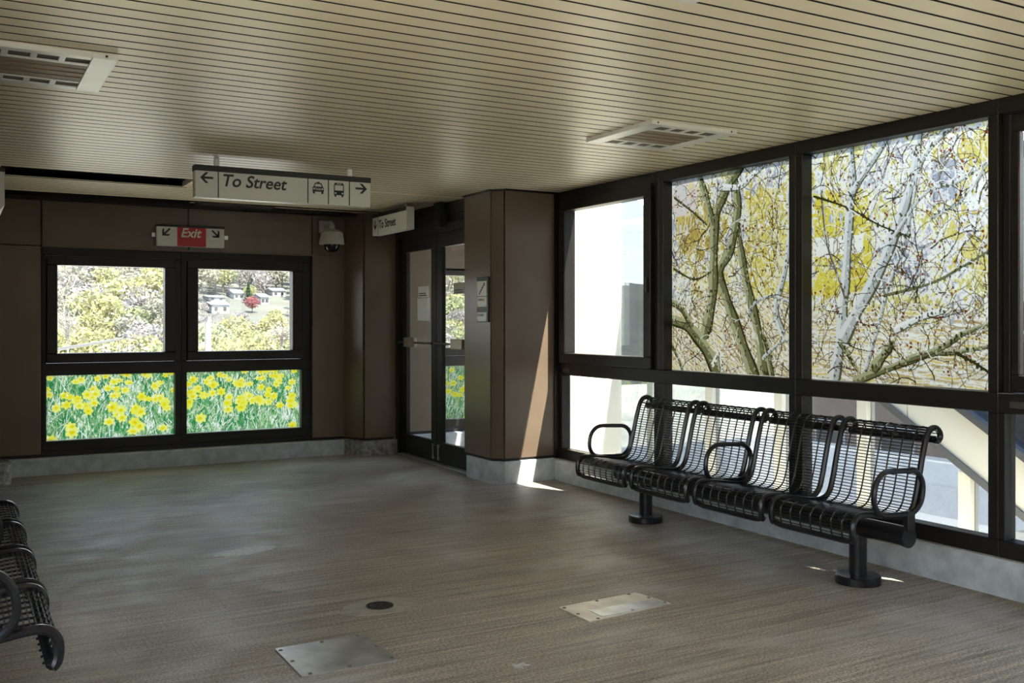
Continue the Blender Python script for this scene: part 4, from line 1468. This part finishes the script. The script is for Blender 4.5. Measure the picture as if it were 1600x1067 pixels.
# end of another sign at the left edge of the picture
s3 = empty('hanging_sign', 'end of a grey hanging sign cut by the left edge of the picture', 'sign', (0.30, 8.9, 2.36))
MB().extrude([(0.255, 8.45, 2.40), (0.29, 8.45, 2.345), (0.335, 8.45, 2.40), (0.335, 8.45, 2.655), (0.255, 8.45, 2.655)], (0, 0.9, 0)).build('cabinet', 'sign_white', s3)
MB().cbox(0.252, 0.338, 8.447, 9.353, 2.655, 2.69, 0.002).build('top_band', 'sign_black', s3)
for yy in (8.5, 9.3):
    MB().cbox(0.28, 0.31, yy - 0.018, yy + 0.018, 2.69, 2.9, 0.002).build('hanger', 'alu', s3)
settle(s3)

# exit sign on the header
EX0, EX1, EZ0, EZ1, EY = 1.80, 2.485, 2.285, 2.505, 10.50
s4 = empty('exit_sign', 'red and white Exit sign above the daffodil windows', 'sign', ((EX0 + EX1) / 2, EY, EZ0))
MB().cbox(EX0, EX1, EY, EY + 0.06, EZ0, EZ1, 0.004).build('cabinet', 'sign_white', s4)
MB().cbox(EX0 - 0.002, EX1 + 0.002, EY - 0.003, EY + 0.063, EZ1 - 0.02, EZ1 + 0.004, 0.002).build('top_band', 'sign_black', s4)
e3 = lambda x, z: (x, EY - 0.0005, z)
decal('red_field', [rect(2.005, 2.295, EZ0 + 0.002, EZ1 - 0.02)], e3, N1, 'sign_red', s4)
text_mesh('lettering', 'Exit', 0.132, 'sign_white', s4, (2.035, EY - 0.004, 2.385), (1, 0, 0), (0, 0, 1), 0.25, 0.003, 0.98)
decal('arrow_mark', arrow_pts((1.895, 2.43), math.radians(225), 0.105), e3, N1, 'sign_black', s4)
decal('arrow_mark', arrow_pts((2.395, 2.43), math.radians(-45), 0.105), e3, N1, 'sign_black', s4)
for x in (EX0 - 0.045, EX1 + 0.005):
    MB().cbox(x, x + 0.04, EY + 0.02, EY + 0.06, 2.375, 2.42, 0.003).build('side_bracket', 'alu', s4)
MB().box(EX0 + 0.1, EX1 - 0.1, EY + 0.06, YB - 0.005, 2.36, 2.44).build('back_bracket', 'steel_dark', s4)
settle(s4)

# stairway plate on the pillar
s5 = empty('stairway_plate', 'small black and white stairway plate on the brown pillar', 'sign', (4.33, 8.1, 1.5))
MB().cbox(4.308, 4.322, 7.985, 8.215, 1.50, 1.925, 0.002).build('backing', 'sign_black', s5)
h3 = lambda t, z: (4.3075, 8.215 - t, z)
NX = (-1, 0, 0)
decal('white_field', [rect(0.012, 0.20, 1.745, 1.885), rect(0.012, 0.20, 1.645, 1.738), rect(0.012, 0.20, 1.508, 1.592)], h3, NX, 'sign_white', s5)
st = []
for k in range(5):
    x0, z0 = 0.045 + k * 0.021, 1.762 + k * 0.019
    st += [rect(x0, x0 + 0.026, z0, z0 + 0.009), rect(x0 + 0.018, x0 + 0.026, z0, z0 + 0.026)]
st.append([(0.145, 1.868), (0.168, 1.868), (0.168, 1.846)])
decal('stair_symbol', st, lambda t, z: (4.3058, 8.215 - t, z), NX, 'sign_black', s5)
text_mesh('lettering', 'STAIRWAY', 0.030, 'sign_black', s5, (4.3055, 8.215 - 0.035, 1.70), (0, -1, 0), (0, 0, 1), 0, 0.0006, 0.86, 0.0006)
text_mesh('lettering', 'TO STREET', 0.030, 'sign_black', s5, (4.3055, 8.215 - 0.022, 1.556), (0, -1, 0), (0, 0, 1), 0, 0.0006, 0.86, 0.0006)
decal('corner_screw', [circ(0.022, 1.655, 0.005, 8), circ(0.188, 1.655, 0.005, 8), circ(0.022, 1.518, 0.005, 8), circ(0.188, 1.518, 0.005, 8)], lambda t, z: (4.3058, 8.215 - t, z), NX, 'steel_dark', s5)
settle(s5)

# paper notices on the doors
def notice(name, y0, y1, z0, z1, label, lines, mat='paper'):
    r = empty(name, label, 'notice', (DX + 0.015, (y0 + y1) / 2, z0))
    MB().box(DX + 0.0135, DX + 0.0165, y0, y1, z0, z1).build('sheet', mat, r)
    m = MB()
    for k in range(lines):
        z = z0 + 0.014 + 0.022 * k
        m.box(DX + 0.0125, DX + 0.0135, y0 + 0.02 + 0.02 * (k % 2), y1 - 0.02, z, z + 0.010)
    if lines:
        m.build('print_line', 'sign_black', r)
    settle(r)
notice('door_notice', 9.60, 9.84, 1.772, 1.888, 'small printed notice at the top of the left door', 2)
notice('door_notice', 9.58, 9.86, 1.512, 1.762, 'pale blue sheet below the small notice on the left door', 0)
notice('door_notice', 8.72, 8.96, 1.785, 1.90, 'small square notice on the glass of the right door', 2, 'patch')

# ================================================================== CEILING HEATERS
def heater(x0, y0, label):
    w, d, zb, zt = 0.69, 0.71, 2.703, ZC
    h = empty('ceiling_heater', label, 'heater', (x0 + w / 2, y0 + d / 2, zb), 'ceiling heaters')
    MB().box(x0 + 0.02, x0 + w - 0.02, y0 + 0.02, y0 + d - 0.02, zb + 0.007, zt - 0.002).build('backing', 'vent_dark', h)
    f = MB()
    mx, my, cell, bar = 0.11, 0.055, 0.10, 0.022
    f.cbox(x0, x0 + mx, y0, y0 + d, zb, zt, 0.003).cbox(x0 + w - mx, x0 + w, y0, y0 + d, zb, zt, 0.003)
    ys = [y0, y0 + my, y0 + my + cell, y0 + my + cell + bar, y0 + d - my - cell - bar, y0 + d - my - cell, y0 + d - my, y0 + d]
    for a, b in ((ys[0], ys[1]), (ys[2], ys[3]), (ys[4], ys[5]), (ys[6], ys[7])):
        f.cbox(x0 + mx, x0 + w - mx, a, b, zb, zt, 0.003)
    f.build('frame', 'vent_white', h)
    cw = (w - 2 * mx) / 4
    for a, b in ((ys[1], ys[2]), (ys[5], ys[6])):
        for k in range(1, 4):
            xx = x0 + mx + cw * k
            MB().cbox(xx - 0.014, xx + 0.014, a, b, zb + 0.001, zt, 0.002).build('divider', 'vent_white', h)
    MB().box(x0 + mx, x0 + w - mx, ys[3], ys[4], zb + 0.004, zb + 0.008).build('heater_panel', 'vent_brown', h)
    for k in range(3):
        yy = ys[3] + (ys[4] - ys[3]) * (k + 1) / 4
        MB().box(x0 + mx, x0 + w - mx, yy - 0.003, yy + 0.003, zb + 0.001, zb + 0.005).build('rib', 'vent_brown', h)
    for xx in (x0 + 0.05, x0 + w - 0.05):
        MB().tube([(xx, y0 - 0.002, zb + 0.013), (xx, y0 + 0.004, zb + 0.013)], 0.006, 8).build('screw', 'sign_black', h)
    settle(h)
heater(3.67, 4.715, 'white ceiling heater panel near the tree windows')
heater(-0.035, 4.80, 'white ceiling heater panel cut by the left edge of the picture')
heater(1.74, 2.165, 'white ceiling heater panel at the top edge of the picture')

# ================================================================== CAMERA DOME
cd_ = empty('security_camera', 'grey dome security camera on the end wall beside the doors', 'camera', (3.63, 10.38, 2.28))
MB().lathe((3.63, 10.38, 2.36), [(0.138, 0.0), (0.140, 0.012), (0.118, 0.135), (0.085, 0.158), (0.05, 0.168)], 28).build('housing', 'camera_grey', cd_, True)
MB().lathe((3.63, 10.38, 2.272), [(0.012, 0.0), (0.045, 0.008), (0.072, 0.03), (0.085, 0.065), (0.086, 0.09)], 24).build('dome', 'dome', cd_, True)
MB().cyl((3.63, 10.38, 2.528), 0.034, 0.05, 16).tube([(3.63, 10.38, 2.575), (3.63, 10.46, 2.575), (3.63, 10.598, 2.575)], 0.03, 12).build('arm', 'camera_grey', cd_, True)
MB().cbox(3.55, 3.71, 10.575, 10.598, 2.50, 2.64, 0.006).build('wall_plate', 'camera_grey', cd_)
settle(cd_)

# ================================================================== FLOOR FITTINGS
def plate(name, c, label, mat, w_, nb, seam=False):
    xs, ys = [p[0] for p in c], [p[1] for p in c]
    r = empty(name, label, 'floor plate', (sum(xs) / 4, sum(ys) / 4, 0))
    MB().prism([(p[0], p[1]) for p in c], 0.0005, 0.006).build('sheet', mat, r)
    for k in range(4):
        a, b = Vector((*c[k], 0)), Vector((*c[(k + 1) % 4], 0))
        cen = Vector((sum(xs) / 4, sum(ys) / 4, 0))
        for t in nb:
            p = a.lerp(b, t)
            p += (cen - p).normalized() * 0.02
            MB().lathe((p.x, p.y, 0.006), [(0.010, 0), (0.010, 0.002), (0.006, 0.004)], 10).build('bolt', 'bolt', r)
    if seam:
        a, b = Vector((*c[0], 0)).lerp(Vector((*c[3], 0)), 0.55), Vector((*c[1], 0)).lerp(Vector((*c[2], 0)), 0.55)
        MB().box(a.x + 0.10, b.x - 0.01, a.y - 0.125, a.y - 0.008, 0.006, 0.0085).build('cover_strip', 'plate', r)
    settle(r)
plate('floor_plate', [(1.272, 4.012), (1.704, 3.998), (1.704, 4.415), (1.274, 4.417)], 'square galvanised steel plate bolted to the floor at the front', 'plate', 0.43, (0.06, 0.5))
plate('floor_plate', [(2.755, 4.038), (3.309, 4.083), (3.272, 4.345), (2.749, 4.323)], 'cream worn steel floor plate with a covering strip near the bench', 'plate_cream', 0.5, (0.08, 0.55), True)
# drain with mortar ring
dr = empty('floor_drain', 'round iron floor drain set in a pale mortar patch', 'drain', (1.95, 4.82, 0))
MB().prism([(1.72, 4.78), (1.80, 4.70), (1.98, 4.67), (2.12, 4.74), (2.16, 4.86), (2.06, 4.94), (1.92, 4.96), (1.78, 4.90)], -0.001, 0.0025).build('mortar_ring', 'patch', dr)
MB().lathe((1.95, 4.82, 0.0025), [(0.073, 0), (0.073, 0.003), (0.066, 0.004), (0.066, 0.0005)], 28).build('rim', 'iron', dr)
gm = MB()
for rr in (0.052, 0.038, 0.024):
    ring = [(1.95 + rr * math.cos(2 * math.pi * k / 24), 4.82 + rr * math.sin(2 * math.pi * k / 24), 0.0055) for k in range(24)]
    gm.tube(ring, 0.003, 4, closed=True)
for k in range(6):
    an = math.pi * k / 6
    gm.tube([(1.95 - 0.066 * math.cos(an), 4.82 - 0.066 * math.sin(an), 0.0055), (1.95 + 0.066 * math.cos(an), 4.82 + 0.066 * math.sin(an), 0.0055)], 0.0028, 4)
gm.build('grate', 'iron', dr)
settle(dr)
# scuffed pale patches in the concrete surface
def blotch(name, pts, mat, label):
    m = MB()
    P = [Vector((*p, 0)) for p in pts]
    out = smooth_path(P + [P[0]], 4)[:-1]
    m.prism([(p.x, p.y) for p in out], -0.001, 0.0012)
    tag(m.build(name, mat), label, 'floor patch')
blotch('concrete_repair', [(1.43, 6.36), (1.60, 6.30), (1.80, 6.36), (1.87, 6.46), (1.74, 6.52), (1.52, 6.47)], 'scuff', 'pale scuffed patch in the open floor left of the drain')
blotch('concrete_repair', [(2.11, 3.67), (2.14, 3.645), (2.15, 3.665), (2.19, 3.66), (2.175, 3.69), (2.18, 3.71), (2.14, 3.70), (2.12, 3.715)], 'scuff', 'small chipped pale spot in the floor between the two plates')
